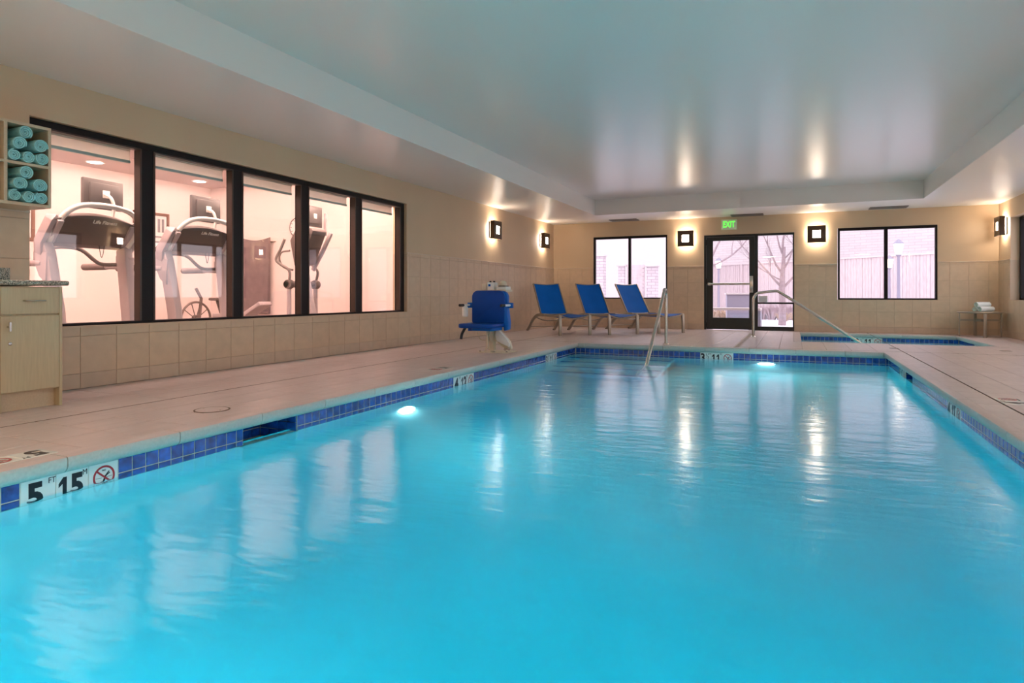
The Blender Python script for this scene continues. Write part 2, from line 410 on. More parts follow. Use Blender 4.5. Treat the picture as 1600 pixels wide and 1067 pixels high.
def wainscot(parent, face, plane, u0, u1, off, openings, pitch=0.304):
    F = Field(parent, face, plane, 0.008)
    rows = [(0.0, 0.122, BTILE)] + [(0.122 + 0.302 * i, 0.122 + 0.302 * (i + 1), WTILE) for i in range(4)]
    rows.append((1.33, CAPZ, WTILE))
    k0 = math.floor((u0 - off) / pitch); us = [off + pitch * k for k in range(k0, k0 + 80)]
    for (v0, v1, m) in rows:
        for a, b in zip(us, us[1:]):
            a2, b2 = max(a, u0), min(b, u1)
            if b2 - a2 < 0.01: continue
            pieces = [(a2, b2, v0, v1)]
            for o in openings:
                nxt = []
                for (p, q, r_, s_) in pieces:
                    if q <= o[0] or p >= o[1] or s_ <= o[2] or r_ >= o[3]: nxt.append((p, q, r_, s_)); continue
                    if r_ < o[2]: nxt.append((p, q, r_, o[2]))
                    if s_ > o[3]: nxt.append((p, q, o[3], s_))
                    m0, m1 = max(r_, o[2]), min(s_, o[3])
                    if p < o[0]: nxt.append((p, o[0], m0, m1))
                    if q > o[1]: nxt.append((o[1], q, m0, m1))
                pieces = nxt
            for pc in pieces: F.add(*pc, m)
    F.emit(290)

GW = (2.984, 8.155, 0.505, 2.118)                        # gym window opening on the left wall
wl = wall('wall_left', 'x', XL - 0.007, XL - 0.25, YB, YF + 0.25, 0, ZC, [GW])
wainscot(wl, '+x', XL, YB, YF, 3.358, [GW])
W1 = (-4.304, -2.594, 0.665, 2.103); W2 = (0.807, 2.522, 0.66, 2.105); DR = (-1.800, 0.007, -1.0, 2.056)
wf = wall('wall_back', 'y', YF + 0.007, YF + 0.25, XL - 0.25, XR + 0.25, 0, ZC, [W1, W2, DR])
wainscot(wf, '-y', YF, XL, XR, 0.285, [W1, W2, DR])
WR = [(10.6, 13.86, 0.663, 2.12), (5.2, 9.2, 0.663, 2.12), (0.0, 4.0, 0.663, 2.12)]
wr = wall('wall_right', 'x', XR + 0.007, XR + 0.25, YB, YF + 0.25, 0, ZC, WR)
wainscot(wr, '-x', XR, YB, YF, 14.25, WR)
def ledge(parent, axis, p0, p1, u0, u1, ops):
    us = cuts(u0, u1, [v for o in ops for v in o[:2]])
    for a, b in zip(us, us[1:]):
        if any(o[0] < (a + b) / 2 < o[1] and o[2] < CAPZ < o[3] for o in ops): continue
        mb = MB()
        if axis == 'x': mb.box((p0, a, CAPZ - .012), (p1, b, CAPZ + .002))
        else: mb.box((a, p0, CAPZ - .012), (b, p1, CAPZ + .002))
        mb.build('cap_ledge', LEDGE, parent, bevel=.003, seg=2)
LEDGE = mat('cream_cap_ledge', (0.68, 0.56, 0.43), 0.35)
ledge(wl, 'x', XL - .008, XL + .009, YB, YF, [GW]); ledge(wf, 'y', YF + .008, YF - .009, XL, XR, [W1, W2, DR]); ledge(wr, 'x', XR + .008, XR - .009, YB, YF, WR)
wn = wall('wall_front', 'y', YB, YB - 0.2, XL - 0.25, XR + 0.25, 0, ZC, [])
# window stool/reveal linings of the right-hand openings are the wall itself

# ================================================================== ceiling: soffit ring and raised tray
mb = MB()
mb.box((XL - .25, YB - .2, ZS), (TL, YF + .25, ZS + .36)); mb.box((TR, YB - .2, ZS), (XR + .25, YF + .25, ZS + .36))
mb.box((TL, TF, ZS), (TR, YF + .25, ZS + .36)); mb.box((TL, YB - .2, ZS), (TR, TN, ZS + .36))
so = mb.build('trim_1', SOFF, smooth=False); tag(so, kind='structure')
ce = MB().box((TL - .02, TN - .02, ZC), (TR + .02, TF + .02, ZC + 0.1)).build('ceiling', CEIL, smooth=False); tag(ce, kind='structure')
# painted fascia faces of the tray share the ceiling colour
mb = MB()
mb.box((TL, TN, ZS + .001), (TL + .006, TF, ZC)); mb.box((TR, TN, ZS + .001), (TR - .006, TF, ZC)); mb.box((TL, TF, ZS + .001), (TR, TF - .006, ZC)); mb.box((TL, TN, ZS + .001), (TR, TN + .006, ZC))
tf = mb.build('trim_2', CEIL, smooth=False); tag(tf, kind='structure')

# ================================================================== floor with two basins
mb = MB(); e = 0.008
P0, P1 = PL - e, PRR + e; Q0, Q1 = PN - e, PF + e
S0, S1, V0, V1 = TU0 - e, TU1 + e, TV0 - e, TV1 + e
fx = cuts(XL - .25, XR + .25, [P0, P1, S0, S1]); fy = cuts(YB - .2, YF + .25, [Q0, Q1, V0, V1])
for a, b in zip(fx, fx[1:]):
    for c, d in zip(fy, fy[1:]):
        mx_, my_ = (a + b) / 2, (c + d) / 2
        if P0 < mx_ < P1 and Q0 < my_ < Q1: continue
        if S0 < mx_ < S1 and V0 < my_ < V1: continue
        mb.box((a, c, -0.066), (b, d, -0.006))
fl = mb.build('floor', DGROUT, smooth=False); tag(fl, kind='structure')

CO = 0.075     # left/far/tub coping stone reaches back this far from the basin face
F = Field(fl, '+z', 0.0, 0.007, gap=0.004)
pit = 0.3048
holes = [(PL - CO, PRR + 0.02, PN - CO, PF + CO), (TU0 - CO, TU1 + CO, TV0 - CO, TV1 + CO)]
xs = [-3.243 - pit * i for i in range(0, 8)][::-1]; xs = xs[:-1] + [-3.243 + pit * i for i in range(0, 24)]
xs = [XL] + [x for x in xs if XL + .02 < x < XR - .02] + [XR]
ys = [2.374 + pit * i for i in range(-15, 42)]; ys = [YB] + [y for y in ys if YB < y < YF - .02] + [YF]
drain = (-0.80, -0.72, 9.86, 13.4)
holes.append(drain)
for a, b in zip(xs, xs[1:]):
    for c, d in zip(ys, ys[1:]):
        pieces = [(a, b, c, d)]
        for o in holes:
            nxt = []
            for (p, q, r_, s_) in pieces:
                if q <= o[0] or p >= o[1] or s_ <= o[2] or r_ >= o[3]: nxt.append((p, q, r_, s_)); continue
                if r_ < o[2]: nxt.append((p, q, r_, o[2]))
                if s_ > o[3]: nxt.append((p, q, o[3], s_))
                m0, m1 = max(r_, o[2]), min(s_, o[3])
                if p < o[0]: nxt.append((p, o[0], m0, m1))
                if q > o[1]: nxt.append((o[1], q, m0, m1))
            pieces = nxt
        for pc in pieces: F.add(*pc, DTILE)
F.emit(295)
# caulked movement joints running with the pool
for k, (x, y0, y1) in enumerate(((-4.158, YB, YF), (1.335, YB, YF))):
    c = MB().box((x - .004, y0, -.004), (x + .004, y1, .0012)).build('caulk_joint', CAULK, fl)
MB().box((XL, 9.90, -.004), (XR, 9.907, .001)).build('caulk_joint', CAULK, fl)
MB().box((-3.246, PN, -.004), (-3.240, PF, .001)).build('caulk_joint', CAULK, fl)
# slotted trench drain running to the door
mb = MB(); mb.box((drain[0], drain[2], -.02), (drain[1], drain[3], -.008), 1)
mb.box((drain[0], drain[2], -.01), (drain[0] + .012, drain[3], .001)); mb.box((drain[1] - .012, drain[2], -.01), (drain[1], drain[3], .001))
y = drain[2]
while y < drain[3]:
    mb.box((drain[0] + .01, y, -.008), (drain[1] - .01, y + .012, -.001)); y += .03
o = mb.build('trench_drain', [ALU, CAULK], smooth=False); tag(o, 'slotted trench drain running across the deck towards the glass door', 'drain')
# round access lid on left deck
t_ = empty('access_lid', (-3.52, 3.09, 0.0)); tag(t_, 'round tile-coloured access lid set in the left deck beside the pool', 'lid')
MB().lathe([(.112, -.002), (.112, .0025), (.104, .003), (.100, .001)], 32).build('rim', CAULK, t_)
MB().lathe([(.100, -.002), (.100, .003), (.095, .0035)], 32).build('cover', DTILE, t_)
for k in range(2): MB().lathe([(.006, 0), (.006, .005)], 10, ((-1) ** k * .075, 0, 0)).build('screw', STEEL, t_)
for (x, y, nm) in ((1.30, 10.5, 'square metal deck drain between pool and hot tub'), (2.62, 10.62, 'square metal deck drain near the right wall')):
    t_ = empty('deck_drain', (x, y, 0.0)); tag(t_, nm, 'drain', 'small deck drains')
    MB().box((-.06, -.06, -.002), (.06, .06, .002)).build('plate', VENT, t_)
    for k in range(4): MB().box((-.045, -.04 + k * .024, .002), (.045, -.03 + k * .024, .0035)).build('bar', STEEL, t_)

# ================================================================== pool basin
def plinth(name, boxes, m=PLASTER):
    mb = MB()
    for a, b in boxes: mb.box(a, b)
    o = mb.build(name, m, smooth=False); tag(o, kind='structure'); return o
ZD, ZSH = -1.85, -1.28                      # basin floor, deep (near) end and shallow end
SK = (3.02, 3.50)                            # left skimmer mouth
SKR = (7.893, 8.361)                         # right skimmer mouth
z_sk0, z_sk1 = -0.25, -0.075
tw = 0.2
plft = plinth('pool_wall_left', [((P0, Q0 - tw, -2), (P0 - tw, SK[0], -.066)), ((P0, SK[1], -2), (P0 - tw, Q1 + tw, -.066)), ((P0, SK[0], -2), (P0 - tw, SK[1], z_sk0 - .01))])
prgt = plinth('pool_wall_right', [((P1, Q0 - tw, -2), (P1 + tw, SKR[0], -.066)), ((P1, SKR[1], -2), (P1 + tw, Q1 + tw, -.066)), ((P1, SKR[0], -2), (P1 + tw, SKR[1], z_sk0 - .01))])
pfar = plinth('pool_wall_back', [((P0 - tw, Q1, -2), (P1 + tw, Q1 + tw, -.066))])
pnear = plinth('pool_wall_front', [((P0 - tw, Q0, -2), (P1 + tw, Q0 - tw, -.066))])
def coved_basin():
    mb = MB(); rad = .62; st = []
    ysx = [Q0 - .05] + [Q0 + .1 + (Q1 - Q0 - .1) * k / 14 for k in range(15)] + [Q1 + .05]
    def zf(y): return ZD if y < 3.0 else ZD + (ZSH - ZD) * (y - 3.0) / (Q1 - 3.0)
    prof = []
    for y in ysx:
        z0 = zf(y); row = [(P0 - .02, y, -.75 + .02)]
        for k in range(9):
            a = R(90 * k / 8); row.append((P0 + rad - rad * math.cos(a), y, z0 + rad - rad * math.sin(a)))
        for k in range(9):
            a = R(90 - 90 * k / 8); row.append((P1 - rad + rad * math.cos(a), y, z0 + rad - rad * math.sin(a)))
        row.append((P1 + .02, y, -.75 + .02)); prof.append(row)
    n = len(prof[0]); vs = [p for row in prof for p in row]; fs = []
    for i in range(len(prof) - 1):
        for j in range(n - 1): q = i * n + j; fs.append((q, q + 1, q + n + 1, q + n))
    mb.add(vs, fs); return mb
o_ = coved_basin().build('pool_floor', PLASTER); tag(o_, kind='structure')
# grout backing strips of the waterline band
PT = 0.0762; ZT = -0.080
def band(parent, face, plane, u0, u1, skips, off, rows=2, limit=290, zt=ZT):
    F = Field(parent, face, plane, 0.008, name='waterline_tile', gap=0.005)
    k = math.floor((u0 - off) / PT); us = [off + PT * i for i in range(k, k + 160)]
    for r_ in range(rows):
        for a, b in zip(us, us[1:]):
            a2, b2 = max(a, u0), min(b, u1)
            for s0, s1 in skips:
                if a2 >= s0 - .001 and b2 <= s1 + .001: a2 = b2 = 0
                elif a2 < s0 < b2: b2 = s0
                elif a2 < s1 < b2: a2 = s1
            if b2 - a2 > 0.01: F.add(a2, b2, zt - PT * (r_ + 1), zt - PT * r_, BLUE)
    F.emit(limit)
mb = MB()
gb = 0.003
for (a, b) in ((Q0, SK[0]), (SK[1], Q1)): mb.box((P0 - .002, a, ZT - .16), (PL - gb, b, ZT + .004))

o = mb.build('band_grout', PGROUT, plft, smooth=False)
mb = MB()
for (a, b) in ((Q0, SKR[0]), (SKR[1], Q1)): mb.box((P1 + .002, a, ZT - .16), (PRR + gb, b, ZT + .004))
mb.build('band_grout', PGROUT, prgt, smooth=False)
MB().box((PL, Q1 + .002, ZT - .16), (PRR, PF + gb, ZT + .004)).build('band_grout', PGROUT, pfar, smooth=False)

# --- depth markers
def marker_set(parent, face, plane, u_start, items, z=ZT, wid=0.1524, back=False):
    """three 6-inch marker tiles read left to right in the direction the viewer sees"""
    Rm = FACES[face]; nd = Rm @ Vector((0, 0, 1)); xd = Rm @ Vector((1, 0, 0)); yd = Rm @ Vector((0, 1, 0))
    sgn = {'+x': 1, '-x': -1, '-y': 1, '+z': 1}[face]
    F0 = Field(None, face, plane, .008)
    for i, it in enumerate(items):
        u = u_start + sgn * (wid * (i + .5)); c = Vector(F0.pos(u, z - wid / 2))
        me = tile_mesh(wid - .004, wid - .004, .008, SIGNW)
        t = bpy.data.objects.new('marker_tile', me); col.objects.link(t); t.parent = parent
        t.matrix_local = Matrix.Translation(c - nd * .0075) @ Rm.to_4x4()
        marker_print(t, it, Matrix.Translation((0, 0, .0084)), wid)
def one(t, M, s):
    P = [(-.002, -.054), (.017, -.054), (.017, .056), (.001, .056), (-.020, .028), (-.020, .010), (-.002, .026)]
    mb = MB(); n = len(P); vs = [M @ Vector((x * s, y * s, z_)) for z_ in (0, .0007) for x, y in P]
    mb.add(vs, [tuple(range(n, 2 * n))] + [(i, (i + 1) % n, (i + 1) % n + n, i + n) for i in range(n)]); mb.build('numeral', INK, t, smooth=False)
def marker_print(t, it, B, wid):
    s = wid / 0.1524
    def L(x, y): return B @ Matrix.Translation((x * s, y * s, 0))
    if it == 'nodive':
        mb = MB(); ring = []
        n = 36; r0, r1 = .056 * s, .046 * s
        vs = [(r * math.cos(2 * PI * k / n), r * math.sin(2 * PI * k / n) + .004 * s, z_) for z_ in (0, .0008) for r in (r0, r1) for k in range(n)]
        fs = []
        for k in range(n):
            j = (k + 1) % n; fs += [(2 * n + k, 2 * n + j, 3 * n + j, 3 * n + k), (k, j, 2 * n + j, 2 * n + k), (n + k, 3 * n + k, 3 * n + j, n + j)]
        mb.add([B @ Vector(v) for v in vs], fs)
        Mx = B @ Matrix.Translation((0, .004 * s, 0)) @ Matrix.Rotation(R(-42), 4, 'Z')
        mb.box((-.052 * s, -.0045 * s, .0003), (.052 * s, .0045 * s, .0010), M=Mx)
        mb.build('red_circle', RED, t, smooth=False)
        mb = MB()   # diving figure and water line
        def bx(x0, y0, x1, y1, w_, zz=.0006):
            d = Vector((x1 - x0, y1 - y0, 0)); a = math.atan2(d.y, d.x)
            mb.box((0, -w_ / 2 * s, 0), (d.length * s, w_ / 2 * s, zz), M=L(x0, y0) @ Matrix.Rotation(a, 4, 'Z'))
        bx(-.004, -.022, .008, .008, .010); bx(.006, .006, .026, .028, .006); bx(.004, .004, .030, .020, .005)
        bx(-.006, -.022, -.018, -.034, .005); bx(-.002, -.024, -.008, -.038, .005); bx(-.042, .002, -.01, .0, .0018); bx(.014, .0, .042, .002, .0018)
        mb.lathe([(.0065 * s, 0), (.0065 * s, .0006)], 12, tuple((L(-.012, -.026)).to_translation()))
        mb.build('diver_figure', INK, t, smooth=False)
        text('lettering', 'NO', .012 * s, L(0, .036), INK, t, bold=.0004)
        text('lettering', 'NO DIVING', .015 * s, L(0, -.062), INK, t, bold=.0004)
    else:
        big, sup = it
        if '|' in big:   # 3 with a fraction
            text('numeral', big.split('|')[0], .156 * s, L(-.040, -.006), INK, t, bold=.0060 * s, sx=.80)
            text('numeral', '1', .045 * s, L(.010, .040), INK, t, bold=.001 * s)
            text('numeral', '2', .045 * s, L(.036, .004), INK, t, bold=.001 * s)
            mb = MB(); mb.box((-.03 * s, -.0012 * s, 0), (.03 * s, .0012 * s, .0007), M=L(.022, .022) @ Matrix.Rotation(R(58), 4, 'Z')); mb.build('fraction_bar', INK, t, smooth=False)
            text('unit_letters', sup, .036 * s, L(.052, .048), INK, t, bold=.0003 * s)
        else:
            if len(big) == 1: text('numeral', big, .156 * s, L(-.014, -.006), INK, t, bold=.0066 * s, sx=.95)
            else:
                one(t, L(-.045, -.004), s)
                MB().box((-.009 * s, -.009 * s, 0), (.009 * s, .007 * s, .0007), M=L(-.018, -.046)).build('decimal_point', INK, t, smooth=False)
                if big[-1] == '1': one(t, L(.018, -.004), s)
                else: text('numeral', big[-1], .152 * s, L(.020, -.006), INK, t, bold=.0064 * s, sx=.84)
            text('unit_letters', sup, .038 * s, L(.058, .052), INK, t, sx=.85)
M5 = [('5', 'FT'), ('1.5', 'M'), 'nodive']; M4 = [('4', 'FT'), ('1.2', 'M'), 'nodive']; M3 = [('3|', 'FT'), ('1.1', 'M'), 'nodive']
left_m = [(1.748, M5), (5.745, M4), (8.400, M3)]
for u, it in left_m: marker_set(plft, '+x', PL, u, it)
right_m = [(8.82, M3), (6.20, M4)]
for u, it in right_m: marker_set(prgt, '-x', PRR, u, it)
marker_set(pfar, '-y', PF, -1.255, M3)
SW = 0.4572
band(plft, '+x', PL, PN, PF, [(u, u + SW) for u, _ in left_m] + [SK], 2.2052)
band(prgt, '-x', PRR, PN, PF, [(u - SW, u) for u, _ in right_m] + [SKR], 6.20)
band(pfar, '-y', PF, PL, PRR, [(-1.255, -1.255 + SW)], -1.255 + SW)

# --- skimmer throats: blue-tiled recesses behind the band
def skimmer(parent, s, x, y0, y1):
    dp = .34
    mb = MB()
    mb.box((x, y0 - .02, z_sk0 - .02), (x + s * dp, y1 + .02, z_sk0)); mb.box((x, y0 - .02, z_sk0), (x + s * dp, y0, -.05)); mb.box((x, y1, z_sk0), (x + s * dp, y1 + .02, -.05))
    mb.box((x + s * dp, y0 - .02, z_sk0 - .02), (x + s * (dp + .02), y1 + .02, -.05)); mb.box((x + s * .03, y0 - .02, -.068), (x + s * dp, y1 + .02, -.05))
    mb.build('skimmer_throat', PGROUT, parent, smooth=False)
    Fb = Field(parent, '+x' if s < 0 else '-x', x + s * (dp - .008), .008, name='skimmer_tile', gap=.005)
    n = 6; ww = (y1 - y0) / n
    for i in range(n):
        for k in range(3): Fb.add(y0 + ww * i, y0 + ww * (i + 1), -.070 - .06 * (k + 1), -.070 - .06 * k, BLUE)
    Fb.emit()
    for (yy, fc) in ((y0 + .008, '+y'), (y1 - .008, '-y')):
        Fs = Field(parent, fc, yy, .008, name='skimmer_tile', gap=.005)
        for i in range(4):
            for k in range(3):
                a, b = sorted((x + s * .082 * i, x + s * .082 * (i + 1))); Fs.add(a, b, -.070 - .06 * (k + 1), -.070 - .06 * k, BLUE)
        Fs.emit()
skimmer(plft, -1, P0, *SK); skimmer(prgt, 1, P1, *SKR)

# --- coping stones: bullnosed lengths, each its own piece
def nose(dep, over, z=.002, th=.076):
    """profile: x runs from 0 (deck side) to dep+over (water side)"""
    e = dep + over
    return [(0, z), (e - .012, z), (e - .004, z - .003), (e, z - .010), (e + .001, z - .024), (e, z - .044), (e - .004, z - .056), (e - .014, z - .068), (e - .026, z - th), (0, z - th)]
def coping(parent, kind, a, b, line, dep, over, pitch, off):
    pr = nose(dep, over)
    k = math.floor((a - off) / pitch); us = [a] + [u for u in (off + pitch * i for i in range(k, k + 40)) if a + .05 < u < b - .05] + [b]
    for u0, u1 in zip(us, us[1:]):
        g = .0025; mb = MB()
        if kind == 'L': poly = [(line - dep + x, z) for x, z in pr]; mb.prism(poly, u0 + g, u1 - g, 'xz')
        if kind == 'R': poly = [(line + dep - x, z) for x, z in pr]; mb.prism(poly, u0 + g, u1 - g, 'xz')
        if kind == 'F': poly = [(line + dep - x, z) for x, z in pr]; mb.prism(poly, u0 + g, u1 - g, 'yz')
        if kind == 'N': poly = [(line - dep + x, z) for x, z in pr]; mb.prism(poly, u0 + g, u1 - g, 'yz')
        o = mb.build('coping_stone', [COPE, DTILE], parent)
        for p in o.data.polygons:
            if p.normal.z > .9: p.material_index = 1
coping(plft, 'L', PN - CO, PF + CO, PL, CO - .004, .060, .602, 1.917)
coping(prgt, 'R', PN - CO, PF + CO, PRR, .018, .060, .602, 4.98)
coping(pfar, 'F', PL + .062, PRR - .062, PF, CO - .004, .055, .605, -3.0)
coping(pnear, 'N', PL + .062, PRR - .062, PN, CO - .004, .055, .605, -3.0)

# --- entry steps in the far left corner, dark blue tile on every nosing
stp = MB(); edge = []
for i, (y, z) in enumerate(((9.38, -.42), (9.02, -.64), (8.66, -.86), (8.30, -1.07))):
    x1 = -1.62
    stp.box((P0, y, -1.7), (x1, Q1, z))
    edge.append((y, z, x1))
so_ = stp.build('pool_steps', PLASTER, smooth=False, bevel=0); tag(so_, kind='structure')
for y, z, x1 in edge:
    m2 = MB(); m2.box((P0, y - .004, z - .025), (x1, y + .0, z + .002)); m2.box((P0, y - .004, z), (x1, y + .05, z + .003)); m2.build('step_edge', STEPB, so_, smooth=False)

# --- pool water, a closed body reaching just into the shell
def water(name, x0, x1, y0, y1, z0, z1, m):
    o = MB().box((x0, y0, z0), (x1, y1, z1)).build(name, m, smooth=False); return tag(o, kind='structure')
water('pool_water', P0 - .03, P1 + .03, Q0 - .03, Q1 + .03, -2.05, WZ, WATER)

# --- underwater lights
def pool_light(loc, face, lab, r=.10):
    Rm = FACES[face]; o = empty('pool_light', loc); o.matrix_world = Matrix.Translation(loc) @ Rm.to_4x4()
    tag(o, lab, 'pool light', 'underwater pool lights')
    MB().lathe([(r + .025, -.005), (r + .025, .010), (r + .012, .022), (r, .020)], 28).build('trim_ring', STEEL, o)
    MB().lathe([(r, .0), (r, .018), (r * .7, .026), (r * .2, .030)], 28).build('lens', PLENS, o)
pool_light((PL + .0, 4.85, -.62), '+x', 'glowing round underwater light on the left pool wall')
pool_light((-.36, PF - .0, -.50), '-y', 'glowing round underwater light on the far pool wall below the door')
pool_light((PRR, 2.0, -.70), '-x', 'unseen round underwater light added on the right pool wall')  # this and the next two are added out of view to brighten near water
pool_light((PL + .0, 1.45, -.80), '+x', 'unseen round underwater light added at the near end of the left pool wall')
pool_light((-1.0, PN, -.80), '+y', 'unseen round underwater light added on the near pool wall')

# ================================================================== hot tub
hs = []
for nm, bxx in (('hot_tub_wall_left', ((S0, V0 - .15, -1.3), (S0 - .15, V1 + .15, -.066))), ('hot_tub_wall_right', ((S1, V0 - .15, -1.3), (S1 + .15, V1 + .15, -.066))),
                ('hot_tub_wall_back', ((S0, V1, -1.3), (S1, V1 + .15, -.066))), ('hot_tub_wall_front', ((S0, V0, -1.3), (S1, V0 - .15, -.066)))):
    hs.append(plinth(nm, [bxx]))
o = plinth('hot_tub_floor', [((S0 - .1, V0 - .1, -1.35), (S1 + .1, V1 + .1, -1.2))])
o = plinth('hot_tub_bench', [((S0, V0, -1.2), (S0 + .45, V1, -.62)), ((S1 - .45, V0, -1.2), (S1, V1, -.62)), ((S0 + .45, V1 - .45, -1.2), (S1 - .45, V1, -.62))])
TZ = -0.070
MB().box((S0, V1 + .002, TZ - .16), (S1, TV1 + gb, TZ + .004)).build('band_grout', PGROUT, hs[2], smooth=False)
MB().box((S1 + .002, V0, TZ - .16), (TU1 + gb, V1, TZ + .004)).build('band_grout', PGROUT, hs[1], smooth=False)
MB().box((S0 - .002, V0, TZ - .16), (TU0 - gb, V1, TZ + .004)).build('band_grout', PGROUT, hs[0], smooth=False)
marker_set(hs[2], '-y', TV1, 1.09, M3, z=TZ)
band(hs[2], '-y', TV1, TU0, TU1, [(1.09, 1.09 + SW)], 1.09 + SW, zt=TZ)
marker_set(hs[1], '-x', TU1, 13.0, M3, z=TZ)
band(hs[1], '-x', TU1, TV0, TV1, [(13.0 - SW, 13.0)], 13.0, zt=TZ)
band(hs[0], '+x', TU0, TV0, TV1, [], TV0, zt=TZ)
coping(hs[0], 'L', TV0 - CO, TV1 + CO, TU0, CO - .004, .045, .6, TV0)
coping(hs[1], 'R', TV0 - CO, TV1 + CO, TU1, CO - .004, .045, .6, TV0)
coping(hs[2], 'F', TU0 + .05, TU1 - .05, TV1, CO - .004, .045, .6, TU0)
coping(hs[3], 'N', TU0 + .05, TU1 - .05, TV0, CO - .004, .045, .6, TU0)
water('hot_tub_water', S0 - .02, S1 + .02, V0 - .02, V1 + .02, -1.3, TWZ, WATER)
pool_light((1.4, V0, -.45), '+y', 'hidden round underwater light added on the near wall of the hot tub', .07)  # added lamp, kept out of view behind the near rim

# ================================================================== markers set in the deck
def deck_marker(loc, rz, items, lab):
    nI = len(items)
    o = empty('deck_depth_marker', loc, rz); tag(o, lab, 'depth marker', 'depth markers set in the deck')
    for i, it in enumerate(items):
        me = tile_mesh(.148, .148, .008, SIGNW); t = link('marker_tile', me, o, ((i - (nI - 1) / 2) * .1524, 0, -.0055)); marker_print(t, it, Matrix.Translation((0, 0, .0084)), .1524)
deck_marker((-3.325, 1.81, 0), R(-90), [('5', 'FT'), 'nodive'], 'cream 5 ft depth marker in the left deck at the near left corner')
deck_marker((-3.325, 5.74, 0), R(-90), [('4', 'FT'), 'nodive'], 'cream 4 ft depth marker in the left deck before the pool lift')
deck_marker((1.418, 5.62, 0), R(90), [('4', 'FT'), 'nodive'], 'pale 4 ft depth marker in the right deck at the picture edge')

# ================================================================== glazing
def glazed(name, axis, plane, u0, u1, z0, z1, mull, fw, fd, m, top=None, bot=None, mw=.07, stop=None, glass_off=0.0):
    """frame: axis 'x' -> plane is X and u runs along Y; returns root"""
    top = top or fw; bot = bot or fw
    def B(mb, a, b, c, d, o0, o1, mi=0):
        if axis == 'x': mb.box((plane + o0, a, c), (plane + o1, b, d), mi)
        else: mb.box((a, plane + o0, c), (b, plane + o1, d), mi)
    root = empty(name); tag(root, kind='structure')
    h = fd / 2
    mb = MB(); B(mb, u0, u0 + fw, z0, z1, -h, h); B(mb, u1 - fw, u1, z0, z1, -h, h); B(mb, u0 + fw, u1 - fw, z1 - top, z1, -h, h); B(mb, u0 + fw, u1 - fw, z0, z0 + bot, -h, h)
    mb.build('window_frame', m, root, bevel=.003, seg=1)
    edges = [u0 + fw] + [v for c in mull for v in (c - mw / 2, c + mw / 2)] + [u1 - fw]
    for c in mull:
        mb = MB(); B(mb, c - mw / 2, c + mw / 2, z0 + bot, z1 - top, -h, h)
        mb.build('mullion', m, root, bevel=.003, seg=1)
    for i in range(0, len(edges), 2):
        a, b = edges[i], edges[i + 1]
        mb = MB(); B(mb, a - .004, b + .004, z0 + bot - .004, z1 - top + .004, glass_off - .003, glass_off + .003)
        mb.build('glass_pane', GLASS, root, smooth=False)
        if stop:
            mb = MB()
            B(mb, a, a + .018, z0 + bot, z1 - top, glass_off + .004, h + .004); B(mb, b - .018, b, z0 + bot, z1 - top, glass_off + .004, h + .004)
            B(mb, a + .018, b - .018, z1 - top - .012, z1 - top, glass_off + .004, h + .004)
            mb.build('glazing_bead', stop, root, smooth=False)
    return root
glazed('window_1', 'x', XL - .10, GW[0] - .16, GW[1] - .005, GW[2] + .002, GW[3] - .002, [3.985, 5.01, 6.02, 7.05], .10, .10, BRONZE, top=.055, bot=.022, mw=.115, stop=BRONZE2, glass_off=-.02)
MB().box((XL - .25, GW[0], GW[2] - .012), (XL + .004, GW[1], GW[2] + .001)).build('window_sill', WTILE, wl, smooth=False)
glazed('window_2', 'y', YF + .06, W1[0] + .01, W1[1], W1[2], W1[3], [-3.452], .035, .08, BRONZE, top=.055, bot=.03, mw=.055)
glazed('window_3', 'y', YF + .06, W2[0] + .01, W2[1], W2[2], W2[3], [1.664], .035, .08, BRONZE, top=.055, bot=.03, mw=.062)
for i, o_ in enumerate(WR):
    n = 3 if i == 0 else 4
    L_ = o_[1] - o_[0]
    glazed('window_%d' % (4 + i), 'x', XR + .17, o_[0] + .01, o_[1] - .01, o_[2], o_[3], [o_[0] + L_ * k / n for k in range(1, n)], .07, .08, BRONZE, top=.05, bot=.03, mw=.07)
# roller shades drawn up inside the gym window
edges = [3.10, 3.928, 4.042, 4.953, 5.067, 5.963, 6.077, 6.993, 7.107, 8.045]
nm = ['nearest the towel shelf', 'second pane from the towel shelf', 'middle pane of the gym window', 'fourth pane from the towel shelf', 'last pane beside the wall lamps']
for i in range(5):
    a, b = edges[2 * i] + .005, edges[2 * i + 1] - .005; X = XL - .20
    t = empty('roller_shade', (X, (a + b) / 2, 1.955)); tag(t, 'raised pale roller shade with green bar, ' + nm[i], 'shade', 'roller shades in the gym window')
    h_ = (b - a) / 2
    MB().tube([(0, -h_, .125), (0, h_, .125)], .026, 14).build('roll', SHADE, t)
    MB().box((-.002, -h_, .012), (.001, h_, .125)).build('shade_fabric', SHADE, t)
    MB().box((-.010, -h_, -.012), (.010, h_, .014)).build('hem_bar', SHADEB, t, bevel=.003)
    MB().box((-.02, -h_, .108), (.030, h_, .150)).build('cassette', SHADEB, t, bevel=.003)

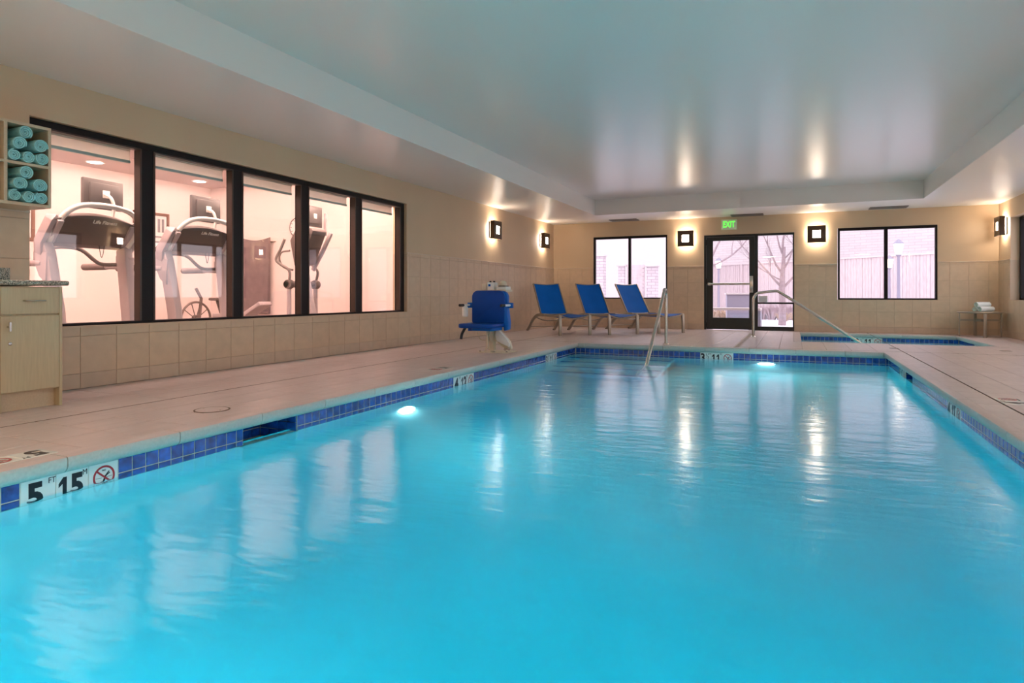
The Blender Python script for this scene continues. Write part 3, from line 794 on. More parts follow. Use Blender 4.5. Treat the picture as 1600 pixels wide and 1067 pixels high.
# ---- door and sidelight
dw = empty('door_1', (0, 0, 0)); tag(dw, kind='structure')
def fy_(mb, a, b, c, d, o0=-.05, o1=.05, mi=0): return mb.box((a, YF + .07 + o0, c), (b, YF + .07 + o1, d), mi)
mb = MB(); fy_(mb, DR[0], DR[0] + .045, 0, DR[3]); fy_(mb, DR[1] - .03, DR[1], 0, DR[3]); fy_(mb, DR[0] + .045, DR[1] - .03, DR[3] - .045, DR[3]); fy_(mb, -.765, -.700, 0, DR[3] - .045)
fy_(mb, -.700, -.023, 0, .085); fy_(mb, -.700, -.023, .563, .600)
mb.build('door_frame', DOORM, dw, bevel=.003, seg=1)
lf = empty('door_leaf'); lf.parent = dw
mb = MB(); x0, x1, zt_ = DR[0] + .048, -.768, DR[3] - .048
for a, b, c, d in ((x0, -1.618, .01, zt_), (-.872, x1, .01, zt_), (-1.618, -.872, 1.928, zt_), (-1.618, -.872, .01, .261)): fy_(mb, a, b, c, d, -.03, .02)
lfm = mb.build('door_leaf', DOORM, dw, bevel=.002, seg=1)
bpy.data.objects.remove(lf)
mb = MB(); fy_(mb, -1.62, -.87, .259, 1.93, -.008, -.002); mb.build('glass_pane', GLASS, dw, smooth=False)
for c, d in ((.083, .565), (.598, DR[3] - .043)):
    mb = MB(); fy_(mb, -.702, -.021, c, d, -.004, .002); mb.build('glass_pane', GLASS, dw, smooth=False)
mb = MB(); mb.tube([(-1.66, YF - .045, .99), (-.86, YF - .045, .99)], .026, 12); mb.build('panic_bar', STEEL, lfm)
MB().box((-1.72, YF - .06, .958), (-1.655, YF + .04, 1.022)).build('bar_end', STEEL, lfm, bevel=.008)
MB().box((-.862, YF - .055, .80), (-.790, YF + .04, 1.16)).build('latch_case', STEEL, lfm, bevel=.008)
for z_ in (.10, 1.05, 1.9): MB().tube([(x0 - .006, YF + .03, z_ - .06), (x0 - .006, YF + .03, z_ + .06)], .009, 8).build('hinge', BRONZE, lfm)
# white notice stuck to the sidelight
t = empty('window_notice', (-.60, YF + .058, .66)); tag(t, 'small white printed notice stuck to the sidelight beside the door', 'notice')
MB().box((-.09, 0, -.055), (.09, .002, .075)).build('sheet', PAPER, t, smooth=False)
mb = MB()
for k in range(5): mb.box((-.075, -.0008, .052 - k * .022), (.075 - .02 * (k % 2), -.0002, .058 - k * .022))
mb.build('printed_lines', GREY_INK, t, smooth=False)
# exit sign
t = empty('exit_sign', (-1.278, YF, 2.268)); tag(t, 'small exit sign with green lit letters above the glass door', 'exit sign')
MB().box((-.158, -.045, -.108), (.158, .006, .108)).build('housing', EXITW, t, bevel=.006)
text('lettering', 'EXIT', .185, frame_m((0, -.047, -.004), (1, 0, 0), (0, 0, 1)), EXITG, t, ext=.002, bold=.006, sx=.66)
# ceiling diffusers
for i, (a, b, yv, lb) in enumerate(((-3.80, -3.18, 14.22, 'grey slot ceiling vent above the far left window'), (-1.22, -.58, 14.36, 'grey slot ceiling vent above the exit sign'), (1.34, 1.98, 14.22, 'grey slot ceiling vent above the far right window'))):
    t = empty('ceiling_vent', ((a + b) / 2, yv, ZS)); tag(t, lb, 'vent', 'slot vents in the soffit')
    h_ = (b - a) / 2
    mb = MB(); mb.box((-h_, -.16, -.014), (h_, -.14, .004)); mb.box((-h_, .14, -.014), (h_, .16, .004)); mb.box((-h_, -.14, -.014), (-h_ + .02, .14, .004)); mb.box((h_ - .02, -.14, -.014), (h_, .14, .004))
    mb.build('vent_frame', VENT, t, smooth=False)
    for k in range(8): MB().box((-h_ + .02, -.125 + k * .034, -.012), (h_ - .02, -.108 + k * .034, .002)).build('slat', VENT, t, smooth=False)
    MB().box((-h_ + .01, -.15, -.002), (h_ - .01, .15, .002)).build('backing', CAULK, t, smooth=False)

# ================================================================== wall sconces
def sconce(loc, rz, lab):
    """local: wall plane is y=0, light points to -y"""
    t = empty('wall_sconce', loc, rz); tag(t, lab, 'wall lamp', 'square bronze wall sconces')
    a, h_, d = .170, .172, .120
    MB().box((-.14, -.012, -.150), (.14, .004, .150)).build('back_plate', SBRONZE, t, bevel=.002)
    MB().box((-.118, -d + .022, -.140), (.118, -.014, .140)).build('diffuser', DIFF, t, bevel=.006)
    mb = MB(); q = .075
    for A in ((-a, -q, -h_, h_), (q, a, -h_, h_), (-q, q, q, h_), (-q, q, -h_, -q)): mb.box((A[0], -d, A[2]), (A[1], -d + .006, A[3]))
    mb.box((-a, -d + .006, -h_), (-a + .005, -.038, h_)); mb.box((a - .005, -d + .006, -h_), (a, -.038, h_))
    mb.build('shade', SBRONZE, t, smooth=False)
    for s in (-1, 1): MB().tube([(s * .155, -.06, 0), (s * .118, -.06, 0)], .005, 8).build('bracket', SBRONZE, t)
SZ = 1.993
sconce((XL, 11.12, SZ), R(90), 'square bronze wall lamp on the left wall, nearer the gym window')
sconce((XL, 13.78, SZ), R(90), 'square bronze wall lamp on the left wall next to the far corner')
sconce((-2.18, YF, SZ), 0, 'square bronze wall lamp between the far left window and the door')
sconce((.423, YF, SZ), 0, 'square bronze wall lamp between the door and the far right window')
sconce((XR, 14.17, SZ), R(-90), 'square bronze wall lamp on the right wall by the corner')
sconce((XR, 9.9, SZ), R(-90), 'square bronze wall lamp on the right wall between its windows, outside the frame')
sconce((XR, 4.6, SZ), R(-90), 'square bronze wall lamp on the right wall, nearest the pool end')
sconce((XL, 1.15, SZ), R(90), 'square bronze wall lamp on the left wall before the towel shelf')

# ================================================================== base cabinets, worktop, towel shelf
def cabinet(y0, y1, lab, end=False):
    t = empty('base_cabinet', (0, (y0 + y1) / 2, 0)); h_ = (y1 - y0) / 2; tag(t, lab, 'cabinet', 'maple base cabinets')
    xf = -4.62
    mb = MB(); mb.box((XL + .002, -h_, .12), (xf - .02, h_, .815)); mb.box((XL + .002, h_ - .02, 0), (xf, h_, .815)); mb.box((XL + .002, -h_, 0), (xf - .02, -h_ + .02, .12))
    mb.build('cabinet_body', LAM, t, bevel=.001, seg=1)
    MB().box((xf - .075, -h_ + .02, 0), (xf - .06, h_ - .02, .12)).build('toe_kick', LAMD, t, smooth=False)
    d_ = MB().box((xf - .02, -h_ + .004, .128), (xf, h_ - .022, .622)).build('door', LAM, t, bevel=.0015, seg=1)
    dr = MB().box((xf - .02, -h_ + .004, .633), (xf, h_ - .022, .808)).build('drawer', LAM, t, bevel=.0015, seg=1)
    MB().tube([(xf, -.055, .721), (xf + .024, -.055, .721), (xf + .024, .070, .721), (xf, .070, .721)], .0045, 8).build('handle', STEEL, dr)
    yk = -h_ + .045
    mb = MB(); mb.tube([(xf, yk, .553), (xf + .022, yk, .553)], .008, 8); mb.box((xf + .020, yk - .006, .525), (xf + .028, yk + .006, .583)); mb.build('handle', STEEL, d_)
    MB().lathe([(.011, 0), (.011, .006), (.008, .008)], 14, (xf, yk + .01, .444), 'x').build('lock', STEEL, d_)
cabinet(2.432, 2.812, 'maple base cabinet with one drawer and locked door, at the picture edge')
cabinet(2.040, 2.424, 'maple base cabinet left of the end unit, outside the frame')
cabinet(1.710, 2.032, 'maple base cabinet at the far left of the worktop, outside the frame')
mb = MB(); pr = [(XL + .001, .822), (-4.612, .822), (-4.600, .828), (-4.596, .838), (-4.600, .850), (-4.612, .856), (XL + .001, .856)]
mb.prism(pr, 1.7, 2.845, 'xz'); o = mb.build('worktop', GRAN, bevel=.004); tag(o, 'speckled grey-green granite worktop on the maple cabinets', 'worktop')
MB().box((XL + .001, 1.7, .857), (XL + .02, 2.838, .957)).build('backsplash', GRAN, o, bevel=.002)
# wall shelf with cubbies
sh = empty('towel_shelf', (0, 0, 0)); tag(sh, 'maple wall shelf of square cubbies holding rolled aqua towels', 'shelf')
SX0, SX1 = XL + .002, -4.96
def pan(nm_, a, b, c, d, m=LAMD): MB().box((SX0, a, c), (SX1, b, d)).build(nm_, m, sh, bevel=.001, seg=1)
pan('top_board', 2.10, 2.941, 1.951, 1.972); pan('bottom_board', 2.10, 2.941, 1.388, 1.410); pan('middle_shelf', 2.12, 2.921, 1.672, 1.692)
pan('side_board', 2.921, 2.941, 1.410, 1.951); pan('side_board', 2.10, 2.12, 1.410, 1.951); pan('divider', 2.634, 2.656, 1.410, 1.672); pan('divider', 2.634, 2.656, 1.692, 1.951); pan('divider', 2.375, 2.395, 1.410, 1.672); pan('divider', 2.375, 2.395, 1.692, 1.951)
MB().box((SX0, 2.12, 1.41), (SX0 + .006, 2.921, 1.951)).build('back_board', LAMD, sh, smooth=False)

def towel_mesh(name, r, L, m, turns=3.6, th=None, seed=0, m2=None):
    """a rolled towel: one long cloth ribbon wound into a spiral, axis along local x, front at x=0"""
    rn = random.Random(seed); th = th or r / (turns + .55); n = int(turns * 18)
    e1, ph = 1 + rn.uniform(-.05, .05), rn.uniform(0, 6)
    xs_ = [0, .006, .03, L - .03, L - .006, L]; sc_ = [.90, .97, 1, 1, .97, .9]
    vs = []; fs = []
    for i in range(n + 1):
        f = i / n; a = f * turns * 2 * PI + ph; rr = th * .42 + (r - th * .48) * f
        wob = 1 + .03 * math.sin(a * 2 + seed)
        for o_, q in ((-.44, 0), (.44, 1)):
            for k, x in enumerate(xs_):
                rad = (rr + o_ * th * (0.80 if k in (0, 5) else 1.0)) * wob * (1 if f < .9 else sc_[k] * .0 + 1)
                bulge = -.010 * (1 - f) * 0 + (.012 * f if k == 0 else 0) * 0
                vs.append((x - (0.010 * (1 - f) if k in (4, 5) else 0) + (.010 * (1 - math.sin(f * PI * .5)) if k in (0, 1) else 0), rad * math.cos(a) * e1, rad * math.sin(a) / e1))
    K = len(xs_)
    for i in range(n):
        b = i * 2 * K; c = (i + 1) * 2 * K
        for k in range(K - 1):
            fs.append((b + k, b + k + 1, c + k + 1, c + k)); fs.append((b + K + k + 1, b + K + k, c + K + k, c + K + k + 1))
        fs.append((b, c, c + K, b + K)); fs.append((b + K - 1, b + 2 * K - 1, c + 2 * K - 1, c + K - 1))
    for b in (0, n * 2 * K):
        for k in range(K - 1): fs.append((b + k, b + K + k, b + K + k + 1, b + k + 1))
    me_ = MB().add(vs, fs)
    mt = [m] if not m2 else [m, m2]
    me = me_.mesh(name, mt)
    if m2:
        for p in me.polygons:
            if abs(p.normal.x) > .8: p.material_index = 1
    return me
spots = [(2.768, 1.904, .045, 'topmost'), (2.726, 1.820, .045, 'middle-row left'), (2.862, 1.824, .047, 'middle-row right'), (2.699, 1.735, .040, 'bottom-row left'), (2.784, 1.735, .041, 'bottom-row centre'), (2.873, 1.736, .043, 'bottom-row right')]
for ci, (dz, cn) in enumerate(((0, 'upper'), (-.281, 'lower'))):
    for k, (y, z, r, wd) in enumerate(spots):
        me = towel_mesh('rolled_towel', r, .27, TOWELT, seed=k + 3, turns=3.1 + .25 * (k % 3))
        o = link('rolled_towel', me); o.matrix_world = Matrix.Translation((-4.955 + .006 * ((k * 7 + ci) % 3), y, z + dz)) @ Matrix.Rotation(PI, 4, 'Z') @ Matrix.Rotation(R(40 * k + 25 * ci), 4, 'X')
        tag(o, 'rolled aqua towel, %s of the six in the %s cubby' % (wd, cn), 'towel', 'rolled aqua towels in the shelf')

# ================================================================== handrails
def rail(name, pts, lab, base):
    t = empty(name, base); tag(t, lab, 'handrail')
    P = smoothpath([Vector(p) - Vector(base) for p in pts], 5)
    MB().tube(P, .0245, 14).build('tube', STEEL, t)
    MB().lathe([(.052, 0.003), (.050, .010), (.030, .016), (.026, .022)], 22).build('escutcheon', STEEL, t)
    return t
rail('pool_handrail', [(-1.79, 9.95, -.02), (-1.79, 9.95, .30), (-1.79, 9.95, .72), (-1.79, 9.925, .80), (-1.79, 9.87, .838), (-1.79, 9.80, .83), (-1.79, 9.74, .775), (-1.79, 9.40, .50), (-1.79, 8.36, -.30), (-1.79, 7.98, -.62), (-1.79, 7.95, -.80)],
     'stainless grab rail rising out of the pool steps beside the loungers', (-1.79, 9.95, 0))
rail('hot_tub_handrail', [(-.673, 12.4, -.02), (-.673, 12.4, .30), (-.673, 12.4, .62), (-.655, 12.4, .72), (-.60, 12.4, .785), (-.52, 12.4, .80), (-.30, 12.4, .825), (-.23, 12.4, .80), (-.10, 12.4, .715), (.60, 12.4, .235), (1.05, 12.4, -.075), (1.40, 12.4, -.32), (1.45, 12.4, -.55)],
     'stainless grab rail sloping down into the hot tub before the door', (-.673, 12.4, 0))

# ================================================================== loungers
def make_lounger():
    t = empty('sun_lounger'); W = .30
    hz = .36
    for s in (-1, 1):
        y = s * W
        MB().tube([(1.10, y, 0.0), (1.10, y, .18), (1.085, y, .375)], .02, prof=(.020, .027)).build('leg', ALU, t, bevel=.003)
        MB().tube(smoothpath([(-.74, y, .012), (-.60, y, .10), (-.42, y, .235), (-.20, y, .325), (0, y, .355), (.25, y, .36)], 4), .02, prof=(.028, .017)).build('rear_leg', ALU, t, bevel=.003)
        MB().box((-.775, y - .018, 0), (-.725, y + .018, .022)).build('foot_pad', BLACK, t, bevel=.004)
        MB().tube(smoothpath([(.0, y, .36), (.35, y, .355), (.75, y, .355), (1.08, y, .372)], 4), .02, prof=(.020, .013)).build('side_rail', ALU, t, bevel=.003)
        MB().tube([(.02, y * .93, .372), (-.44, y * .93, .99)], .014, prof=(.016, .011)).build('back_rail', ALU, t, bevel=.003)
    MB().tube(smoothpath([(1.085, -W, .372), (1.085, -.15, .325), (1.085, 0, .308), (1.085, .15, .325), (1.085, W, .372)], 4), .013, 8).build('end_bar', ALU, t)
    MB().tube([(0, -W, .362), (0, W, .362)], .013, 8).build('hinge_bar', ALU, t)
    MB().tube(smoothpath([(-.44, -.28, .985), (-.445, 0, .968), (-.44, .28, .985)], 5), .011, 8).build('top_bar', ALU, t)
    MB().tube([(-.62, -W, .09), (-.62, W, .09)], .010, 8).build('stretcher', ALU, t)
    MB().tube(smoothpath([(-.22, -W, .30), (-.22, -.12, .235), (-.22, .12, .235), (-.22, W, .30)], 5), .011, 8).build('curved_brace', ALU, t)
    def sheet(name, us, fn):
        nv = 10; vs = []; fs = []
        for i, u in enumerate(us):
            for j in range(nv + 1):
                vs.append(fn(u, -1 + 2 * j / nv, 0))
        for i, u in enumerate(us):
            for j in range(nv + 1): vs.append(fn(u, -1 + 2 * j / nv, 1))
        n1 = nv + 1; off = len(us) * n1
        for i in range(len(us) - 1):
            for j in range(nv):
                a = i * n1 + j; fs.append((a, a + 1, a + n1 + 1, a + n1)); b = a + off; fs.append((b, b + n1, b + n1 + 1, b + 1))
        for i in range(len(us) - 1):
            a = i * n1; fs.append((a, a + n1, a + n1 + off, a + off)); a += nv; fs.append((a, a + off, a + n1 + off, a + n1))
        for j in range(nv):
            a = j; fs.append((a, a + off, a + off + 1, a + 1)); a = (len(us) - 1) * n1 + j; fs.append((a, a + 1, a + off + 1, a + off))
        MB().add(vs, fs).build(name, SLING, t)
    def seat(u, v, k):
        x = .02 + 1.06 * u; sag = (1 - v * v) * (.048 + .012 * math.sin(u * PI)); return (x, v * .285, .368 + .006 * (u > .9) - sag + .012 * (u ** 4) - .004 * k)
    sheet('seat_sling', [i / 10 for i in range(11)], seat)
    def back(u, v, k):
        sag = (1 - v * v) * .022 * (1 - .4 * u) + .004 * math.sin(7 * u + 3 * v) * (1 - v * v)
        nx, nz = .803, .596
        return (.0 - .445 * u - nx * (sag) + .014 - k * .004, v * .268, .385 + .600 * u - nz * sag + (1 - v * v) * -.010 * (u > .9))
    sheet('back_sling', [i / 12 for i in range(13)], back)
    return t
L0 = make_lounger()
ll = [(-3.73, 11.43, R(-48.6), 'blue sling lounger nearest the left wall and pool lift'), (-2.967, 12.045, R(-46.5), 'blue sling lounger in the middle of the row of three'), (-2.22, 12.88, R(-41.5), 'blue sling lounger nearest the door, under the far left window')]
for i, (x, y, a, lb) in enumerate(ll):
    o = L0 if i == 0 else copy_tree(L0)
    o.location = (x - 1.10 * math.cos(a), y - 1.10 * math.sin(a), 0.0); o.rotation_euler = (0, 0, a)
    tag(o, lb, 'sun lounger', 'blue sun loungers in a row')

# ================================================================== pool lift
pl = empty('pool_lift', (-3.67, 7.62, 0)); tag(pl, 'blue seated pool lift on a cream arm at the left pool edge', 'pool lift')
def rr_poly(x0, x1, z0, z1, r0, r1):
    P = []
    for cx, cz, r, a0 in ((x1 - r0, z0 + r0, r0, -90), (x1 - r1, z1 - r1, r1, 0), (x0 + r1, z1 - r1, r1, 90), (x0 + r0, z0 + r0, r0, 180)):
        for k in range(7): a = R(a0 + 15 * k); P.append((cx + r * math.cos(a), cz + r * math.sin(a)))
    return P
MB().prism(rr_poly(-.235, .235, .385, .815, .03, .085), -.045, .0, 'xz').build('backrest', BPLAS, pl, bevel=.010)
MB().prism(rr_poly(-.215, .262, .375, .812, .03, .09), .0, .07, 'xz').build('backrest_shell', BPLAS2, pl, bevel=.010)
MB().prism(rr_poly(-.245, .235, -.46, .02, .09, .03), .338, .392, 'xy').build('seat', BPLAS, pl, bevel=.014)
MB().prism(rr_poly(-.10, .20, -.34, .0, .04, .03), .300, .338, 'xy').build('seat_bracket', BPLAS2, pl, bevel=.006)
MB().box((-.16, -.30, .296), (-.09, -.20, .340)).build('seat_lug', BPLAS, pl, bevel=.004)
MB().prism([(.235, .29), (.285, .31), (.290, .40), (.262, .60), (.255, .62), (.225, .62), (.225, .30)], -.04, .06, 'xz').build('side_bolster', BPLAS2, pl, bevel=.006)
for s in (-1, 1):
    a_ = empty('armrest'); a_.parent = pl
    mb = MB(); mb.box((s * .235, .0, .585), (s * .325, .06, .655))
    bpy.data.objects.remove(a_)
    a_ = mb.build('armrest', BPLAS2, pl, bevel=.006)
    MB().tube([(s * .295, .02, .622), (s * .295, -.17, .622)], .014, 10).build('arm_tube', WPLAS, a_)
    MB().tube([(s * .295, -.17, .622), (s * .295, -.27, .622)], .018, 10).build('grip', BLACK, a_)
MB().tube(smoothpath([(-.235, -.22, .335), (-.245, -.25, .30), (-.262, -.27, .25), (-.27, -.28, .185)], 4), .014, prof=(.018, .006)).build('strap', BLACK, pl)
MB().lathe([(.032, 0), (.040, .01), (.040, .12), (.030, .135), (.018, .15)], 18, (-.295, -.12, .47)).build('battery_canister', WPLAS, pl)
MB().tube([(-.215, .03, .36), (-.25, .04, .62)], .010, 8).build('hanger_rod', CREAM, pl)
# mast, base and cream lifting arm
MB().box((-.055, .08, .02), (.025, .16, .80)).build('mast', CREAM, pl, bevel=.008)
MB().box((-.035, -.02, .05), (-.010, .02, .30)).build('front_post', CREAM, pl, bevel=.004)
MB().box((.005, -.01, .15), (.022, .015, .30)).build('front_post', CREAM, pl, bevel=.003)
for s in (-1, 1): MB().tube([(-.022, 0, .10), (-.022 + s * .05, -.0, .006)], .008, 8).build('stay', CREAM, pl)
MB().box((-.13, -.07, 0), (.28, .30, .008)).build('base_plate', CREAM, pl, bevel=.003)
poly = [(.02, .31), (.09, .30), (.155, .24), (.245, .14), (.275, .05), (.235, .02), (.15, .065), (.06, .14), (-.02, .15)]
MB().prism(poly, .10, .16, 'xz').build('lift_arm', CREAM, pl, bevel=.008)
poly = [(.075, .30), (.12, .285), (.22, .185), (.262, .12), (.255, .075), (.16, .115), (.08, .15), (.062, .22)]
MB().prism(poly, .05, .10, 'xz').build('arm_cover', WPLAS, pl, bevel=.008)
for (x, z) in ((.21, .045), (.26, .05), (-.02, .17)): MB().lathe([(.016, 0), (.018, .006), (.018, .024), (.012, .030)], 14, (x, .03, z), 'y').build('bolt', STEEL, pl)
for (x, y) in ((-.11, -.05), (.10, -.06), (.25, .0)): MB().lathe([(.014, .012), (.014, .022), (.008, .026)], 6, (x, y, 0)).build('anchor_bolt', STEEL, pl)
MB().tube(smoothpath([(-.165, -.02, .34), (-.16, .0, .22), (-.13, .02, .165), (-.08, .03, .16), (-.03, .05, .18)], 6), .005, 6).build('cable', CREAM, pl)
# control gear on top of the mast
MB().box((-.06, .06, .80), (.22, .26, .826)).build('gear_shelf', CREAM, pl, bevel=.004)
cb = MB().box((-.080, .10, .826), (.020, .22, .925)).build('control_box', WPLAS, pl, bevel=.006)
for k, x in enumerate((-.055, .0)): MB().lathe([(.014, .925), (.014, .94), (.008, .945)], 12, (x, .15, 0)).build('knob', BLACK, cb)
MB().box((-.060, .096, .87), (-.03, .101, .90)).build('label_plate', BPLAS2, cb)
MB().box((-.160, .10, .826), (-.090, .20, .905)).build('receiver_box', CREAM, pl, bevel=.008)
bt = MB().box((.065, .08, .826), (.205, .24, .868)).build('battery_pack', WPLAS, pl, bevel=.006)
MB().box((.10, .075, .868), (.19, .20, .878)).build('battery_handle', BLACK, bt)
MB().lathe([(.0525, .868), (.056, .90), (.048, .925), (.028, .945), (.01, .95)], 20, (.10, .21, 0)).build('dome_cap', CREAM, pl)

# ================================================================== side table with three towels
st = empty('side_table', (3.085, 14.05, 0)); tag(st, 'round metal side table in the far right corner', 'side table')
MB().lathe([(.30, .425), (.345, .428), (.352, .438), (.352, .446), (.345, .452), (.10, .452)], 40).build('table_top', ALU, st)
for k in range(4):
    a = R(-66 + 90 * k - 23); c, s = math.cos(a), math.sin(a)
    MB().tube([(.315 * c, .315 * s, 0), (.315 * c, .315 * s, .43)], .02, prof=(.008, .024), flat=(c, s, 0)).build('leg', ALU, st, bevel=.002)
    MB().tube([(.07 * c, .07 * s, .300), (.31 * c, .31 * s, .300)], .02, prof=(.016, .006), flat=(0, 0, 1)).build('cross_brace', ALU, st)
MB().lathe([(.075, .275), (.085, .28), (.085, .315), (.075, .32)], 24).build('ring', ALU, st)
me = towel_mesh('white_rolled_towel', .044, .32, TOWELW, seed=11, turns=3.2, m2=TOWELG)
ta = R(40); pv = Vector((math.sin(ta), -math.cos(ta), 0)); F0 = Vector((3.04, 13.90, 0))
for k, (off, z, sl, lb) in enumerate(((.0, .503, 0, 'white rolled towel in front on the side table'), (-.096, .503, .01, 'white rolled towel at the back of the side table'), (-.048, .581, -.01, 'white rolled towel on top of the two on the side table'))):
    o = link('white_rolled_towel', me); p = F0 + pv * off + Vector((math.cos(ta), math.sin(ta), 0)) * sl
    o.matrix_world = Matrix.Translation((p.x, p.y, z)) @ Matrix.Rotation(ta, 4, 'Z') @ Matrix.Rotation(R(100 * k), 4, 'X')
    tag(o, lb, 'towel', 'white towels on the side table')

# ================================================================== gym behind the glass
gx1 = XL - .25
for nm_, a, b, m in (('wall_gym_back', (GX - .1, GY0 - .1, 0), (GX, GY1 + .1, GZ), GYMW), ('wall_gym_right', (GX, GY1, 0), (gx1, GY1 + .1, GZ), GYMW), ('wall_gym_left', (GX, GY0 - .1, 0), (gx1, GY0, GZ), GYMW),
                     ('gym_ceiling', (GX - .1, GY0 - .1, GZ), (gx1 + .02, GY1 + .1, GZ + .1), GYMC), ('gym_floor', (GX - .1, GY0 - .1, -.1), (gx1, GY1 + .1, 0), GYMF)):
    tag(MB().box(a, b).build(nm_, m, smooth=False), kind='structure')
mb = MB()   # gym side of the shared wall, painted
for a, b, c, d in ((GY0, GW[0], 0, GZ), (GW[1], GY1, 0, GZ), (GW[0], GW[1], 0, GW[2]), (GW[0], GW[1], GW[3], GZ)): mb.box((gx1 - .012, a, c), (gx1 - .001, b, d))
tag(mb.build('wall_gym_front', GYMW, smooth=False), kind='structure')
for i, (x, y, lb) in enumerate(((-9.55, 6.28, 'near the framed picture'), (-9.49, 8.07, 'near the far gym corner'), (-8.60, 5.1, 'nearest the towel shelf'), (-7.9, 7.0, 'over the second treadmill'))):
    t = empty('recessed_downlight', (x, y, GZ)); tag(t, 'round recessed gym ceiling light ' + lb, 'ceiling light', 'gym downlights')
    MB().lathe([(.13, -.008), (.13, .0), (.105, .004)], 26).build('trim_ring', WPLAS, t)
    MB().lathe([(.10, -.010), (.10, -.002)], 26).build('lens', LENS, t)
t = empty('gym_ceiling_vent', (-8.6, 6.6, GZ)); tag(t, 'square white ceiling vent in the gym', 'vent')
for k in range(4): MB().box((-.25 + .05 * k, -.25 + .05 * k, -.012 + .002 * k), (.25 - .05 * k, .25 - .05 * k, -.004 + .002 * k)).build('louvre', [GYMW, SHADE][k % 2], t, smooth=False)
# framed pictures on the gym back wall
def picture(y0, y1, z0, z1, lab):
    t = empty('framed_picture', (GX, (y0 + y1) / 2, (z0 + z1) / 2)); h_, v_ = (y1 - y0) / 2, (z1 - z0) / 2; tag(t, lab, 'picture', 'framed prints in the gym')
    mb = MB(); f_ = .045
    mb.box((0, -h_, -v_), (.03, -h_ + f_, v_)); mb.box((0, h_ - f_, -v_), (.03, h_, v_)); mb.box((0, -h_ + f_, v_ - f_), (.03, h_ - f_, v_)); mb.box((0, -h_ + f_, -v_), (.03, h_ - f_, -v_ + f_))
    mb.build('frame', WOODF, t, bevel=.003, seg=1)
    MB().box((0, -h_ + f_, -v_ + f_), (.012, h_ - f_, v_ - f_)).build('sheet', PAPER, t, smooth=False)
    mb = MB(); mb.box((.012, h_ * .35, .0), (.014, h_ * .5, v_ * .7)); mb.box((.012, h_ * .58, .0), (.014, h_ * .72, v_ * .7)); mb.box((.012, -h_ * .6, -v_ * .28), (.014, h_ * .72, -v_ * .2)); mb.box((.012, -h_ * .6, -v_ * .55), (.014, h_ * .72, -v_ * .47))
    mb.build('print', GREY_INK, t, smooth=False)
picture(7.20, 7.86, 1.50, 2.16, 'framed abstract print on the gym wall between the treadmills')
picture(5.05, 5.695, 1.53, 2.16, 'framed print on the gym wall behind the first treadmill')
# wall clock
t = empty('wall_clock', (-7.90, GY1, 1.93)); tag(t, 'round black-rimmed wall clock on the gym end wall', 'clock')
MB().lathe([(.172, 0), (.172, -.035), (.160, -.042), (.150, -.030)], 32, axis='y').build('rim', TMD, t)
MB().lathe([(.155, -.002), (.155, -.034)], 32, axis='y').build('dial', PAPER, t)
for k in range(12):
    a = R(30 * k); MB().box((-.004, -.037, .120), (.004, -.033, .142), M=Matrix.Rotation(a, 4, 'Y')).build('hour_mark', INK, t, smooth=False)
for a, l in ((R(60), .085), (R(-150), .12)): MB().box((-.004, -.040, -.01), (.004, -.036, l), M=Matrix.Rotation(a, 4, 'Y')).build('clock_hand', INK, t, smooth=False)
# hanging mats
t = empty('hanging_exercise_mats', (-8.82, GY1, 0)); tag(t, 'dark grey exercise mats hanging from hooks on the gym end wall', 'exercise mat')
for k in range(3):
    y = -.045 - .022 * k; vs = []; n = 12
    top = [1.78 - .05 * math.sin(PI * j / n) - .012 * k for j in range(n + 1)]
    poly = [(-.33 + .66 * j / n, top[j]) for j in range(n + 1)] + [(.325, .42), (-.325, .42)]
    MB().prism(poly, y - .014, y, 'xz').build('mat', MATF, t, bevel=.004, seg=1)
for x in (-.27, .27):
    MB().tube([(x, .0, 1.70), (x, -.16, 1.70), (x, -.165, 1.72)], .007, 8).build('hook', STEEL, t)
MB().box((-.42, -.015, 1.69), (.42, .0, 1.71)).build('hook_rail', STEEL, t)
t = empty('light_switch', (-6.80, GY1, 1.45)); tag(t, 'white light switch on the gym end wall', 'switch')
MB().box((-.045, -.008, -.06), (.045, 0, .06)).build('plate', WPLAS, t, bevel=.003)
MB().box((-.012, -.014, -.02), (.012, -.006, .02)).build('rocker', PAPER, t, bevel=.002)

